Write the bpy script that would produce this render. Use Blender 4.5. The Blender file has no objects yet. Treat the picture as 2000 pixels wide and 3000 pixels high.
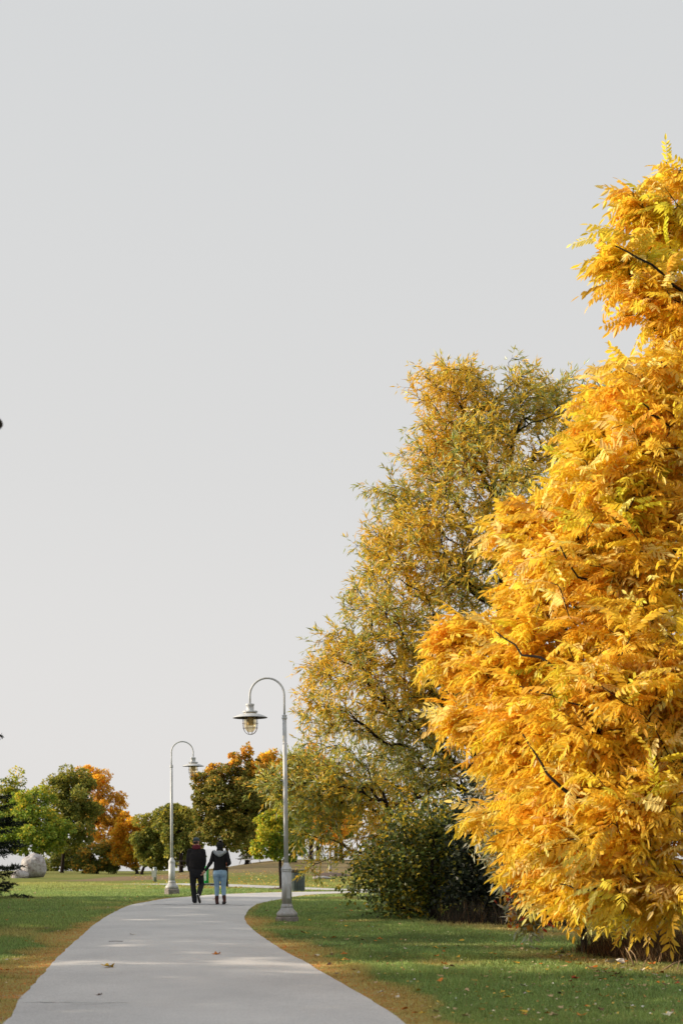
import bpy, bmesh, math, random
import numpy as np
from mathutils import Vector, Matrix, Quaternion, noise as mnoise

random.seed(7)
RNG = np.random.default_rng(7)
PI = math.pi
scene = bpy.context.scene
C = scene.collection

# ------------------------------------------------------------------ camera
F = 4167.0          # focal length in photo pixels (2000 x 3000 photo)
CX, HY, CAMH = 1000.0, 2487.0, 1.48
cam = bpy.data.cameras.new('camera')
cam.sensor_fit = 'AUTO'
cam.sensor_width = 36.0
cam.lens = 36.0 * F / 3000.0
cam.shift_y = (HY - 1500.0) / 3000.0
cam.clip_start = 0.2
cam.clip_end = 30000.0
cam.dof.use_dof = True
cam.dof.focus_distance = 30.0
cam.dof.aperture_fstop = 2.4
camo = bpy.data.objects.new('camera', cam)
C.objects.link(camo)
camo.location = (0, 0, CAMH)
camo.rotation_euler = (PI / 2, 0, 0)
scene.camera = camo

# ------------------------------------------------------------------ sky and sun
SUN_DIR = Vector((-0.985, 0.06, 0.29)).normalized()     # towards the sun
SUN_EL = math.asin(SUN_DIR.z)
SUN_AZ = math.atan2(SUN_DIR.x, SUN_DIR.y)
world = bpy.data.worlds.new('World')
scene.world = world
world.use_nodes = True
wt = world.node_tree
bg = wt.nodes['Background']
sky = wt.nodes.new('ShaderNodeTexSky')
sky.sky_type = 'NISHITA'
sky.sun_disc = False
sky.sun_elevation = SUN_EL
sky.sun_rotation = SUN_AZ
sky.altitude = 80
sky.air_density = 1.6
sky.dust_density = 6.0
sky.ozone_density = 1.0
hsv = wt.nodes.new('ShaderNodeHueSaturation')
hsv.inputs['Saturation'].default_value = 0.12
wt.links.new(sky.outputs[0], hsv.inputs['Color'])
# thin even high haze over the clear-sky colours
mixw = wt.nodes.new('ShaderNodeMix')
mixw.data_type = 'RGBA'
mixw.inputs['Factor'].default_value = 0.84
tcw = wt.nodes.new('ShaderNodeTexCoord')
sepw = wt.nodes.new('ShaderNodeSeparateXYZ')
wt.links.new(tcw.outputs['Generated'], sepw.inputs[0])
rw = wt.nodes.new('ShaderNodeValToRGB')
for el, (p_, c_) in zip([rw.color_ramp.elements[0], rw.color_ramp.elements[1], rw.color_ramp.elements.new(0.25), rw.color_ramp.elements.new(0.5)],
                        [(0.0, (.90, .878, .86)), (1.0, (.79, .81, .825)), (0.25, (.80, .797, .792)), (0.5, (.745, .758, .766))]):
    el.position = p_
    el.color = (*c_, 1)
wt.links.new(sepw.outputs['Z'], rw.inputs['Fac'])
scw = wt.nodes.new('ShaderNodeVectorMath')
scw.operation = 'SCALE'
scw.inputs['Scale'].default_value = 9.1
wt.links.new(rw.outputs['Color'], scw.inputs[0])
wt.links.new(scw.outputs[0], mixw.inputs['B'])
wt.links.new(hsv.outputs[0], mixw.inputs['A'])
wt.links.new(mixw.outputs['Result'], bg.inputs['Color'])
bg.inputs['Strength'].default_value = 0.075

sun = bpy.data.lights.new('sun', 'SUN')
sun.energy = 5.0
sun.angle = math.radians(0.9)
sun.color = (1.0, 0.84, 0.64)
suno = bpy.data.objects.new('sun', sun)
C.objects.link(suno)
suno.rotation_euler = SUN_DIR.to_track_quat('Z', 'Y').to_euler()
suno.location = (-30, 30, 30)

scene.view_settings.view_transform = 'Standard'
scene.view_settings.look = 'None'
scene.view_settings.gamma = 1.0
scene.view_settings.exposure = 0.56
scene.view_settings.use_curve_mapping = False
scene.render.engine = 'CYCLES'
scene.cycles.max_bounces = 12
scene.cycles.diffuse_bounces = 10
scene.cycles.transmission_bounces = 10
scene.cycles.transparent_max_bounces = 8
scene.cycles.caustics_reflective = False
scene.cycles.caustics_refractive = False

# ------------------------------------------------------------------ helpers
def smooth(a, b, x):
    t = np.clip((np.asarray(x, float) - a) / (b - a), 0, 1)
    return t * t * (3 - 2 * t)

def terrain(x, y):
    """Ground height: level lawn, slight fall to the far left, low knoll at the far right, then down to the lake."""
    x = np.asarray(x, float); y = np.asarray(y, float)
    far = np.clip((y - 60) / 65, 0, 1.2)
    side = smooth(-14.5, -4.5, x)
    z = far * (-0.50 * (1 - side) + 0.46 * side)
    z = z + 0.02 * np.sin(x * 0.9 + y * 0.31) * smooth(52, 62, y)
    z = z - 3.2 * smooth(131, 165, y)
    return z

def at(px, py, d):
    return Vector(((px - CX) * d / F, d, CAMH - (py - HY) * d / F))

def ground_at(px, py):
    """World point where the sight line through a photo pixel meets the ground."""
    lo, hi = 5.0, 150.0
    k = (py - HY) / F
    d = 5.0
    while d < 150:
        if CAMH - k * d <= float(terrain((px - CX) * d / F, d)):
            break
        d += 0.1
    return Vector(((px - CX) * d / F, d, float(terrain((px - CX) * d / F, d))))

def link(o, parent=None):
    C.objects.link(o)
    if parent is not None:
        o.parent = parent
    return o

def tag(o, label=None, cat=None, group=None, kind=None):
    if label: o['label'] = label
    if cat: o['category'] = cat
    if group: o['group'] = group
    if kind: o['kind'] = kind
    return o

def thing(name, label, cat, loc, rz=0.0, group=None):
    o = bpy.data.objects.new(name, None)
    o.empty_display_size = 0.2
    C.objects.link(o)
    o.location = loc
    o.rotation_euler = (0, 0, rz)
    return tag(o, label, cat, group)

def copy_tree(o, parent=None):
    kids = [c for c in bpy.data.objects if c.parent == o]
    c = o.copy()
    C.objects.link(c)
    c.parent = parent
    for k in kids:
        copy_tree(k, c)
    return c

class MB:
    """Collects simple shapes into one mesh."""
    def __init__(self):
        self.v, self.f, self.s = [], [], []
    def add(self, verts, faces, smooth_=False):
        n = len(self.v)
        self.v += [tuple(p) for p in verts]
        self.f += [tuple(i + n for i in f) for f in faces]
        self.s += [smooth_] * len(faces)
        return self
    def box(self, c, s, rot=None):
        hx, hy, hz = s[0] / 2, s[1] / 2, s[2] / 2
        vs = [Vector((x, y, z)) for x in (-hx, hx) for y in (-hy, hy) for z in (-hz, hz)]
        if rot is not None:
            vs = [rot @ v for v in vs]
        vs = [v + Vector(c) for v in vs]
        return self.add(vs, [(0, 1, 3, 2), (4, 6, 7, 5), (0, 4, 5, 1), (2, 3, 7, 6), (0, 2, 6, 4), (1, 5, 7, 3)])
    def lathe(self, prof, n=24, c=(0, 0, 0), cap=True, sm=True, phase=0.0):
        vs, fs = [], []
        for r, z in prof:
            for k in range(n):
                a = 2 * PI * (k + phase) / n
                vs.append((c[0] + r * math.cos(a), c[1] + r * math.sin(a), c[2] + z))
        for i in range(len(prof) - 1):
            for k in range(n):
                k2 = (k + 1) % n
                fs.append((i * n + k, i * n + k2, (i + 1) * n + k2, (i + 1) * n + k))
        if cap:
            fs.append(tuple(reversed(range(n))))
            fs.append(tuple((len(prof) - 1) * n + k for k in range(n)))
        return self.add(vs, fs, sm)
    def tube(self, pts, rad, n=8, cap=True, closed=False):
        pts = [Vector(p) for p in pts]
        m = len(pts)
        if not hasattr(rad, '__len__'):
            rad = [rad] * m
        vs, fs = [], []
        u = None
        for i, p in enumerate(pts):
            if closed:
                t = pts[(i + 1) % m] - pts[i - 1]
            else:
                t = pts[min(i + 1, m - 1)] - pts[max(i - 1, 0)]
            t = t.normalized() if t.length > 1e-9 else Vector((0, 0, 1))
            if u is None:
                u = t.orthogonal().normalized()
            u = (u - t * u.dot(t))
            u = u.normalized() if u.length > 1e-6 else t.orthogonal().normalized()
            w = t.cross(u)
            for k in range(n):
                a = 2 * PI * k / n
                vs.append(p + (u * math.cos(a) + w * math.sin(a)) * rad[i])
        rng_ = m if closed else m - 1
        for i in range(rng_):
            j = (i + 1) % m
            for k in range(n):
                k2 = (k + 1) % n
                fs.append((i * n + k, i * n + k2, j * n + k2, j * n + k))
        if cap and not closed:
            fs.append(tuple(reversed(range(n))))
            fs.append(tuple((m - 1) * n + k for k in range(n)))
        return self.add(vs, fs, True)
    def mesh(self, name, mat=None):
        me = bpy.data.meshes.new(name)
        me.from_pydata(self.v, [], self.f)
        me.polygons.foreach_set('use_smooth', self.s)
        if mat is not None:
            me.materials.append(mat)
        me.update()
        return me
    def build(self, name, mat=None, parent=None):
        return link(bpy.data.objects.new(name, self.mesh(name, mat)), parent)

def np_mesh(name, verts, faces, mat=None, tint=None, sm=False):
    """verts (N,3), faces (M,k) arrays; tint (N,3) -> point colour attribute."""
    me = bpy.data.meshes.new(name)
    nv, nf, k = len(verts), len(faces), faces.shape[1]
    me.vertices.add(nv)
    me.vertices.foreach_set('co', np.ascontiguousarray(verts, np.float32).ravel())
    me.loops.add(nf * k)
    me.loops.foreach_set('vertex_index', np.ascontiguousarray(faces, np.int32).ravel())
    me.polygons.add(nf)
    me.polygons.foreach_set('loop_start', np.arange(0, nf * k, k, dtype=np.int32))
    me.polygons.foreach_set('use_smooth', np.full(nf, sm, bool))
    if tint is not None:
        a = me.attributes.new('tint', 'FLOAT_COLOR', 'POINT')
        col = np.ones((nv, 4), np.float32)
        col[:, :3] = tint
        a.data.foreach_set('color', col.ravel())
    me.update(calc_edges=True)
    if mat is not None:
        me.materials.append(mat)
    return me

# ------------------------------------------------------------------ materials
def new_mat(name):
    m = bpy.data.materials.new(name)
    m.use_nodes = True
    nt = m.node_tree
    return m, nt, nt.nodes['Principled BSDF'], nt.nodes['Material Output']

def N(nt, t, **kw):
    n = nt.nodes.new(t)
    for k, v in kw.items():
        setattr(n, k, v)
    return n

def ramp(nt, fac, stops):
    r = N(nt, 'ShaderNodeValToRGB')
    e = r.color_ramp.elements
    while len(e) < len(stops):
        e.new(0.5)
    for el, (p, c) in zip(e, stops):
        el.position = p
        el.color = (*c, 1)
    nt.links.new(fac, r.inputs['Fac'])
    return r.outputs['Color']

def noise_tex(nt, scale, detail=4, rough=0.6, coords='Object'):
    tc = N(nt, 'ShaderNodeTexCoord')
    n = N(nt, 'ShaderNodeTexNoise')
    n.inputs['Scale'].default_value = scale
    n.inputs['Detail'].default_value = detail
    n.inputs['Roughness'].default_value = rough
    nt.links.new(tc.outputs[coords], n.inputs['Vector'])
    return n.outputs['Fac']

def mixc(nt, fac, a, b, blend='MIX'):
    m = N(nt, 'ShaderNodeMix', data_type='RGBA', blend_type=blend)
    for sock, v in (('Factor', fac), ('A', a), ('B', b)):
        s = m.inputs[sock]
        if sock != 'Factor':
            s = [x for x in m.inputs if x.name == sock and x.type == 'RGBA'][0]
        else:
            s = [x for x in m.inputs if x.name == 'Factor' and x.type == 'VALUE'][0]
        if isinstance(v, (int, float)):
            s.default_value = v
        elif isinstance(v, tuple):
            s.default_value = (*v, 1) if len(v) == 3 else v
        else:
            nt.links.new(v, s)
    return [x for x in m.outputs if x.type == 'RGBA'][0]

def bump(nt, b, height, strength=0.4, dist=0.01):
    n = N(nt, 'ShaderNodeBump')
    n.inputs['Strength'].default_value = strength
    n.inputs['Distance'].default_value = dist
    nt.links.new(height, n.inputs['Height'])
    nt.links.new(n.outputs[0], b.inputs['Normal'])

def simple(name, c1, c2=None, scale=8, rough=0.6, metal=0.0, bmp=0.0, bscale=None, spec=0.5, bdist=0.01):
    m, nt, b, o = new_mat(name)
    c2 = c2 or tuple(x * 0.75 for x in c1)
    f = noise_tex(nt, scale, 6, 0.65)
    nt.links.new(ramp(nt, f, [(0.3, c2), (0.7, c1)]), b.inputs['Base Color'])
    b.inputs['Roughness'].default_value = rough
    b.inputs['Metallic'].default_value = metal
    b.inputs['Specular IOR Level'].default_value = spec
    if bmp:
        bump(nt, b, noise_tex(nt, bscale or scale * 4, 5, 0.7), bmp, bdist)
    return m

def leaf_mat(name, trans=0.4, rough=0.5, spec=0.3, sheen=1.0):
    m, nt, b, o = new_mat(name)
    at_ = N(nt, 'ShaderNodeAttribute', attribute_name='tint')
    col = at_.outputs['Color']
    nt.links.new(col, b.inputs['Base Color'])
    b.inputs['Roughness'].default_value = rough
    b.inputs['Specular IOR Level'].default_value = spec
    tr = N(nt, 'ShaderNodeBsdfTranslucent')
    nt.links.new(col, tr.inputs['Color'])
    mx = N(nt, 'ShaderNodeMixShader')
    mx.inputs[0].default_value = trans
    nt.links.new(b.outputs[0], mx.inputs[1])
    nt.links.new(tr.outputs[0], mx.inputs[2])
    nt.links.new(mx.outputs[0], o.inputs['Surface'])
    return m

M_LEAF = leaf_mat('autumn_leaf', 0.52, 0.42, 0.4)
M_DARKLEAF = leaf_mat('summer_leaf', 0.38, 0.5, 0.3)
M_WILLOW = leaf_mat('willow_leaf', 0.42, 0.38, 0.5)
M_NEEDLE = leaf_mat('spruce_needle', 0.08, 0.6, 0.2)
M_GRASSB = leaf_mat('grass_blade', 0.40, 0.5, 0.3)
M_LITTER = leaf_mat('litter_leaf', 0.15, 0.7, 0.2)
M_BARK = simple('bark', (0.075, 0.055, 0.042), (0.028, 0.021, 0.017), 14, 0.9, bmp=0.8, bscale=30)
M_DARKBARK = simple('dark_bark', (0.035, 0.026, 0.022), (0.016, 0.011, 0.009), 14, 0.95, bmp=0.6, bscale=30, spec=0.12)
M_PALEBARK = simple('pale_bark', (0.46, 0.43, 0.40), (0.22, 0.20, 0.18), 9, 0.9, bmp=0.5, bscale=20)

def lamp_paint():
    m, nt, b, o = new_mat('lamp_paint')
    tc = N(nt, 'ShaderNodeTexCoord')
    sep = N(nt, 'ShaderNodeSeparateXYZ')
    nt.links.new(tc.outputs['Object'], sep.inputs[0])
    mp = N(nt, 'ShaderNodeMapping')
    mp.inputs['Scale'].default_value = (9, 9, 1.6)
    nt.links.new(tc.outputs['Object'], mp.inputs['Vector'])
    n = N(nt, 'ShaderNodeTexNoise')
    n.inputs['Scale'].default_value = 2.4
    n.inputs['Detail'].default_value = 8
    n.inputs['Roughness'].default_value = 0.7
    nt.links.new(mp.outputs[0], n.inputs['Vector'])
    streak = ramp(nt, n.outputs['Fac'], [(0.36, (0.38, 0.385, 0.385)), (0.6, (0.56, 0.59, 0.615))])
    # grime near the foot
    mr = N(nt, 'ShaderNodeMapRange')
    mr.inputs['From Min'].default_value = 0.75
    mr.inputs['From Max'].default_value = 0.12
    nt.links.new(sep.outputs['Z'], mr.inputs['Value'])
    n2 = noise_tex(nt, 14, 6, 0.7)
    mul = N(nt, 'ShaderNodeMath', operation='MULTIPLY')
    nt.links.new(mr.outputs[0], mul.inputs[0])
    nt.links.new(n2, mul.inputs[1])
    col = mixc(nt, mul.outputs[0], streak, (0.17, 0.14, 0.12))
    nt.links.new(col, b.inputs['Base Color'])
    b.inputs['Roughness'].default_value = 0.5
    bump(nt, b, n2, 0.15, 0.004)
    return m
M_LAMP = lamp_paint()
M_SHADE_IN = simple('shade_underside', (0.10, 0.075, 0.06), (0.06, 0.045, 0.038), 9, 0.6)
M_CONC = simple('concrete', (0.33, 0.30, 0.28), (0.13, 0.11, 0.10), 11, 0.9, bmp=0.5, bscale=40)
M_WIRE = simple('cage_wire', (0.12, 0.09, 0.075), None, 10, 0.5, 0.6)
M_LAMPTUBE = simple('lamp_tube', (0.80, 0.66, 0.38), (0.70, 0.56, 0.32), 6, 0.5)
def glass_mat():
    m, nt, b, o = new_mat('globe_glass')
    tr = N(nt, 'ShaderNodeBsdfTransparent')
    tr.inputs[0].default_value = (0.95, 0.88, 0.70, 1)
    b.inputs['Base Color'].default_value = (0.80, 0.68, 0.45, 1)
    b.inputs['Roughness'].default_value = 0.12
    mx = N(nt, 'ShaderNodeMixShader')
    mx.inputs[0].default_value = 0.22
    nt.links.new(tr.outputs[0], mx.inputs[1])
    nt.links.new(b.outputs[0], mx.inputs[2])
    nt.links.new(mx.outputs[0], o.inputs['Surface'])
    return m
M_GLASS = glass_mat()

# ------------------------------------------------------------------ paths (outlines in metres)
def gp(px, py):
    d = F * CAMH / (py - HY)
    return ((px - CX) * d / F, d)

LEFT_EDGE = [(-2.2, 2.0), (-2.55, 8.0)] + [gp(*p) for p in [(13, 3000), (58, 2930), (127, 2854), (179, 2796), (248, 2734), (277, 2709),
             (321, 2680), (379, 2653), (433, 2642), (491, 2632.5), (558, 2627), (625, 2621.5), (700, 2618), (822, 2614.3), (900, 2613), (1035, 2611.6), (1080, 2611.2)]] + [(4, 49.8), (12, 50.0), (40, 50.5)]
RIGHT_EDGE = [(1.3, 2.0), (0.95, 8.0)] + [gp(*p) for p in [(1184, 3000), (1110, 2946), (1020, 2893), (957, 2857), (893, 2819), (823, 2781),
              (765, 2742), (730, 2714), (718, 2695), (722, 2676), (736, 2660), (762, 2647), (820, 2635), (852, 2629), (919, 2621), (1030, 2616.5)]] + [(2.6, 47.9), (12, 48.0), (40, 48.4)]
FAR_A = [(-9.2, 60.2)] + [gp(*p) for p in [(482, 2589), (560, 2589.5), (669, 2592), (816, 2597), (897, 2600.5), (1046, 2605.5)]] + [(4, 50.6), (12, 50.7), (40, 51)]
FAR_B = [(-9.2, 59.9)] + [gp(*p) for p in [(482, 2591.5), (560, 2594.5), (669, 2599), (816, 2604), (897, 2607), (1046, 2609.8)]] + [(4, 50.1), (12, 50.2), (40, 50.6)]

def resample(pl, n, spline=True):
    p = np.array(pl, float)
    if spline:
        out = []
        q = np.vstack([2 * p[0] - p[1], p, 2 * p[-1] - p[-2]])
        for i in range(1, len(q) - 2):
            for t in np.linspace(0, 1, 12, endpoint=False):
                a, b, c, d = q[i - 1], q[i], q[i + 1], q[i + 2]
                out.append(0.5 * (2 * b + (c - a) * t + (2 * a - 5 * b + 4 * c - d) * t ** 2 + (3 * b - a - 3 * c + d) * t ** 3))
        out.append(p[-1])
        p = np.array(out)
    L = np.r_[0, np.cumsum(np.linalg.norm(np.diff(p, axis=0), axis=1))]
    s = np.linspace(0, L[-1], n)
    return np.c_[np.interp(s, L, p[:, 0]), np.interp(s, L, p[:, 1])]

LE = resample(LEFT_EDGE, 420)
RE = resample(RIGHT_EDGE, 420)
FA = resample(FAR_A, 200)
FB = resample(FAR_B, 200)

def in_poly(x, y, poly):
    inside = np.zeros(len(x), bool)
    n = len(poly)
    for i in range(n):
        x1, y1 = poly[i]; x2, y2 = poly[(i + 1) % n]
        c = ((y1 > y) != (y2 > y)) & (x < (x2 - x1) * (y - y1) / (y2 - y1 + 1e-12) + x1)
        inside ^= c
    return inside
POLY1 = np.vstack([LE[::3], RE[::-3]])
POLY2 = np.vstack([FA[::3], FB[::-3]])

def edge_dist(x, y, step=3):
    P = np.vstack([LE[::step], RE[::step]])
    out = np.full(len(x), 1e9)
    side = np.zeros(len(x))
    for s in range(0, len(x), 20000):
        d = np.hypot(x[s:s + 20000, None] - P[None, :, 0], y[s:s + 20000, None] - P[None, :, 1])
        out[s:s + 20000] = d.min(1)
        side[s:s + 20000] = (d.argmin(1) >= len(LE[::step]))
    return out, side

def vnoise(x, y, s, seed=0):
    """cheap smooth value noise on numpy arrays"""
    x = np.asarray(x) / s + seed * 17.3; y = np.asarray(y) / s - seed * 9.1
    xi = np.floor(x).astype(np.int64); yi = np.floor(y).astype(np.int64)
    xf = x - xi; yf = y - yi
    def h(a, b):
        n = (a * 374761393 + b * 668265263 + seed * 974711) & 0x7fffffff
        n = ((n ^ (n >> 13)) * 1274126177) & 0x7fffffff
        return ((n ^ (n >> 16)) & 0xffff) / 65535.0
    u = xf * xf * (3 - 2 * xf); v = yf * yf * (3 - 2 * yf)
    return (h(xi, yi) * (1 - u) + h(xi + 1, yi) * u) * (1 - v) + (h(xi, yi + 1) * (1 - u) + h(xi + 1, yi + 1) * u) * v

GREEN = np.array([0.085, 0.155, 0.050])
GREEN2 = np.array([0.135, 0.185, 0.052])
DRY = np.array([0.56, 0.275, 0.10])
STRAW = np.array([0.30, 0.22, 0.085])
MUD = np.array([0.19, 0.145, 0.105])

def grass_colour(x, y, seed=0):
    """Own colour of the turf at each point: green, yellowed, trampled dry beside the path, bare earth on the knoll."""
    n1 = vnoise(x, y, 1.7, 1); n2 = vnoise(x, y, 0.45, 2); n3 = vnoise(x, y, 6.0, 3)
    g = GREEN + (GREEN2 - GREEN) * (0.55 * n1 + 0.45 * n3)[:, None]
    pt = vnoise(x, y, 0.9, 21) * vnoise(x, y, 2.7, 22)
    g = g * (1 - 0.30 * smooth(.35, .6, pt))[:, None]
    th = smooth(.62, .85, vnoise(x, y, 1.2, 23)) * smooth(.4, .7, vnoise(x, y, 4.5, 24))
    g = g + (STRAW - g) * (0.45 * th)[:, None]
    far = smooth(46, 60, y)
    g = g + (np.array([0.19, 0.19, 0.052]) - g) * (0.55 * far * (0.5 + 0.7 * n1))[:, None]
    d, side = edge_dist(x, y)
    wid = np.where(side < 0.5, 0.22 + 0.36 * smooth(31, 22, y) , 0.14 + 0.36 * smooth(30, 20, y) + 0.30 * smooth(3, 0, np.abs(y - 29)))
    wid = wid * (0.25 + 1.0 * vnoise(x, y, 1.3, 5) + 0.6 * vnoise(x, y, 0.35, 15))
    dry = np.clip(1.2 - d / np.maximum(wid, 0.05), 0, 1) * (0.55 + 0.7 * n2)
    dry = np.clip(dry, 0, 1) * smooth(60, 44, y)
    g = g + (DRY - g) * dry[:, None]
    # thin earth on the knoll and by the water's edge
    sd = smooth(-13.5, -9.0, x)
    earth = smooth(72, 84, y + 10 * (n1 - 0.5)) * (0.2 + 0.8 * sd) * (0.55 + 0.5 * n2)
    earth = np.maximum(earth, smooth(66, 69, y) * smooth(88, 80, y) * smooth(-14.2, -12.2, x + 0.8 * n1) * smooth(-6, -8, x))
    g = g + (MUD - g) * np.clip(earth, 0, 1)[:, None]
    # litter-browned turf beneath the yellow tree and the thicket
    br = smooth(1.6, 0.3, np.abs(y - (25.5 - 2.05 * x)) ) * smooth(1.8, 3.0, x)
    br = np.maximum(br, smooth(0.0, 1.3, x - (1.35 + (27.4 - y) * 0.42)) * smooth(14, 17, y) * smooth(31, 28, y))
    g = g + (STRAW * 0.72 - g) * np.clip(0.75 * br * (0.3 + n2), 0, 1)[:, None]
    return g, dry

# ------------------------------------------------------------------ ground sheet
xs = np.unique(np.r_[np.linspace(-900, -60, 24), np.linspace(-60, -16, 60), np.linspace(-16, 16, 170), np.linspace(16, 60, 60), np.linspace(60, 900, 24)])
ys = np.unique(np.r_[np.linspace(-200, 0, 14), np.linspace(0, 10, 30), np.linspace(10, 55, 200), np.linspace(55, 175, 110)])
GX, GY = np.meshgrid(xs, ys)
gx, gy = GX.ravel(), GY.ravel()
gz = terrain(gx, gy)
idx = np.arange(len(gx)).reshape(GX.shape)
quads = np.c_[idx[:-1, :-1].ravel(), idx[:-1, 1:].ravel(), idx[1:, 1:].ravel(), idx[1:, :-1].ravel()]
gc, gdry = grass_colour(gx, gy)

def ground_mat():
    m, nt, b, o = new_mat('turf')
    a = N(nt, 'ShaderNodeAttribute', attribute_name='tint')
    f1 = noise_tex(nt, 55, 8, 0.75)
    f2 = noise_tex(nt, 3.1, 6, 0.7)
    k = ramp(nt, f1, [(0.28, (0.45, 0.45, 0.42)), (0.72, (1.5, 1.45, 1.25))])
    c = mixc(nt, 1.0, a.outputs['Color'], k, 'MULTIPLY')
    k2 = ramp(nt, f2, [(0.3, (0.98, 1.02, 0.95)), (0.7, (1.55, 1.42, 1.3))])
    c = mixc(nt, 1.0, c, k2, 'MULTIPLY')
    nt.links.new(c, b.inputs['Base Color'])
    b.inputs['Roughness'].default_value = 0.95
    b.inputs['Specular IOR Level'].default_value = 0.1
    bump(nt, b, f1, 1.0, 0.05)
    return m
o = link(bpy.data.objects.new('ground', np_mesh('ground', np.c_[gx, gy, gz], quads, ground_mat(), gc, True)))
tag(o, kind='structure')

# the path, with a barely crowned surface
def path_mat():
    m, nt, b, o = new_mat('worn_asphalt')
    f1 = noise_tex(nt, 48, 6, 0.9)
    f2 = noise_tex(nt, 0.55, 5, 0.6)
    f3 = noise_tex(nt, 9, 6, 0.7)
    base = ramp(nt, f1, [(0.25, (0.27, 0.268, 0.266)), (0.5, (0.50, 0.497, 0.494)), (0.75, (0.74, 0.735, 0.73))])
    k = ramp(nt, f2, [(0.3, (0.86, 0.86, 0.865)), (0.7, (1.08, 1.075, 1.07))])
    c = mixc(nt, 1.0, base, k, 'MULTIPLY')
    k3 = ramp(nt, f3, [(0.25, (0.86, 0.86, 0.86)), (0.42, (1.0, 1.0, 1.0)), (0.72, (1.05, 1.05, 1.05))])
    c = mixc(nt, 1.0, c, k3, 'MULTIPLY')
    nt.links.new(c, b.inputs['Base Color'])
    b.inputs['Roughness'].default_value = 0.85
    b.inputs['Specular IOR Level'].default_value = 0.3
    bump(nt, b, f1, 0.5, 0.006)
    return m
M_PATH = path_mat()

def strip(name, A, B, z0, nx=7, ragged=0.018, crown=0.015):
    t = np.linspace(0, 1, nx)
    A = A.copy(); B = B.copy()
    nA = (vnoise(A[:, 0], A[:, 1], 0.35, 8) - 0.5) * 2 * ragged
    nB = (vnoise(B[:, 0], B[:, 1], 0.35, 9) - 0.5) * 2 * ragged
    dv = B - A
    dv /= np.linalg.norm(dv, axis=1, keepdims=True)
    A = A + dv * nA[:, None]; B = B + dv * nB[:, None]
    P = A[:, None, :] * (1 - t)[None, :, None] + B[:, None, :] * t[None, :, None]
    Z = terrain(P[..., 0], P[..., 1]) + z0 + crown * (4 * t * (1 - t))[None, :]
    V = np.dstack([P, Z]).reshape(-1, 3)
    n = len(A)
    id_ = np.arange(n * nx).reshape(n, nx)
    q = np.c_[id_[:-1, :-1].ravel(), id_[:-1, 1:].ravel(), id_[1:, 1:].ravel(), id_[1:, :-1].ravel()]
    return link(bpy.data.objects.new(name, np_mesh(name, V, q, M_PATH, None, True)))
path = tag(strip('path', LE, RE, 0.006), kind='structure')
path2 = tag(strip('footpath', FA, FB, 0.012, 5, 0.03, 0.008), kind='structure')

# crack across the path and a pale scuff
M_CRACK = simple('crack_dark', (0.10, 0.09, 0.085), None, 20, 0.95)
def ribbon(pts, w, z=0.026):
    v, f = [], []
    for i, (x, y) in enumerate(pts):
        ww = w * (0.5 + random.random())
        v += [(x, y - ww, z), (x, y + ww, z)]
        if i: f.append((2 * i - 2, 2 * i, 2 * i + 1, 2 * i - 1))
    return MB().add(v, f)
pts = [(-5.15 + 0.075 * i, 37.05 + 0.16 * math.sin(i * 0.33) + random.uniform(-0.03, 0.03)) for i in range(39)]
ribbon(pts, 0.05).build('crack', M_CRACK, path)
M_SCUFF = simple('chalk_scuff', (0.70, 0.70, 0.68), (0.5, 0.5, 0.48), 30, 0.9)
for k in range(5):
    x0 = -3.02 + 0.17 * k + random.uniform(-0.03, 0.03); y0 = 13.65 - 0.05 * k + random.uniform(-0.08, 0.08)
    ribbon([(x0 + 0.05 * i, y0 + random.uniform(-0.01, 0.01)) for i in range(7)], 0.012, 0.018 + 0.002 * k).build('scuff_mark', M_SCUFF, path)

# lake to the horizon
def lake_mat():
    m, nt, b, o = new_mat('lake_water')
    b.inputs['Base Color'].default_value = (0.30, 0.31, 0.31, 1)
    b.inputs['Roughness'].default_value = 0.12
    b.inputs['IOR'].default_value = 1.33
    bump(nt, b, noise_tex(nt, 0.8, 4, 0.6), 0.03, 0.1)
    return m
lk = MB().add([(-9000, 128, -2.4), (9000, 128, -2.4), (9000, 20000, -2.4), (-9000, 20000, -2.4)], [(0, 1, 2, 3)]).build('lake', lake_mat())
tag(lk, kind='structure')

# ------------------------------------------------------------------ leaf clouds
def rand_rot(n, fwd, up_jit=0.6, rng=RNG):
    """Frames (N,3,3) columns x,y,z: x along fwd, z roughly up with jitter."""
    f = fwd / np.maximum(np.linalg.norm(fwd, axis=1, keepdims=True), 1e-6)
    up = np.tile([0, 0, 1.0], (n, 1)) + rng.normal(0, up_jit, (n, 3))
    y = np.cross(up, f)
    y /= np.maximum(np.linalg.norm(y, axis=1, keepdims=True), 1e-6)
    z = np.cross(f, y)
    return np.stack([f, y, z], axis=2)

def stamp(tv, tf, R, pos, scale, tint):
    """Place template verts tv (k,3) / faces tf (m,q) at many frames."""
    n, k = len(pos), len(tv)
    V = np.einsum('nij,kj->nki', R, tv) * scale[:, None, None] + pos[:, None, :]
    Fc = (tf[None] + (np.arange(n) * k)[:, None, None]).reshape(-1, tf.shape[1])
    T = np.repeat(tint, k, axis=0)
    return V.reshape(-1, 3), Fc, T

def merge(parts):
    vs, fs, ts, off = [], [], [], 0
    for v, f, t in parts:
        vs.append(v); fs.append(f + off); ts.append(t); off += len(v)
    return np.vstack(vs), np.vstack(fs), np.vstack(ts)

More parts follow.
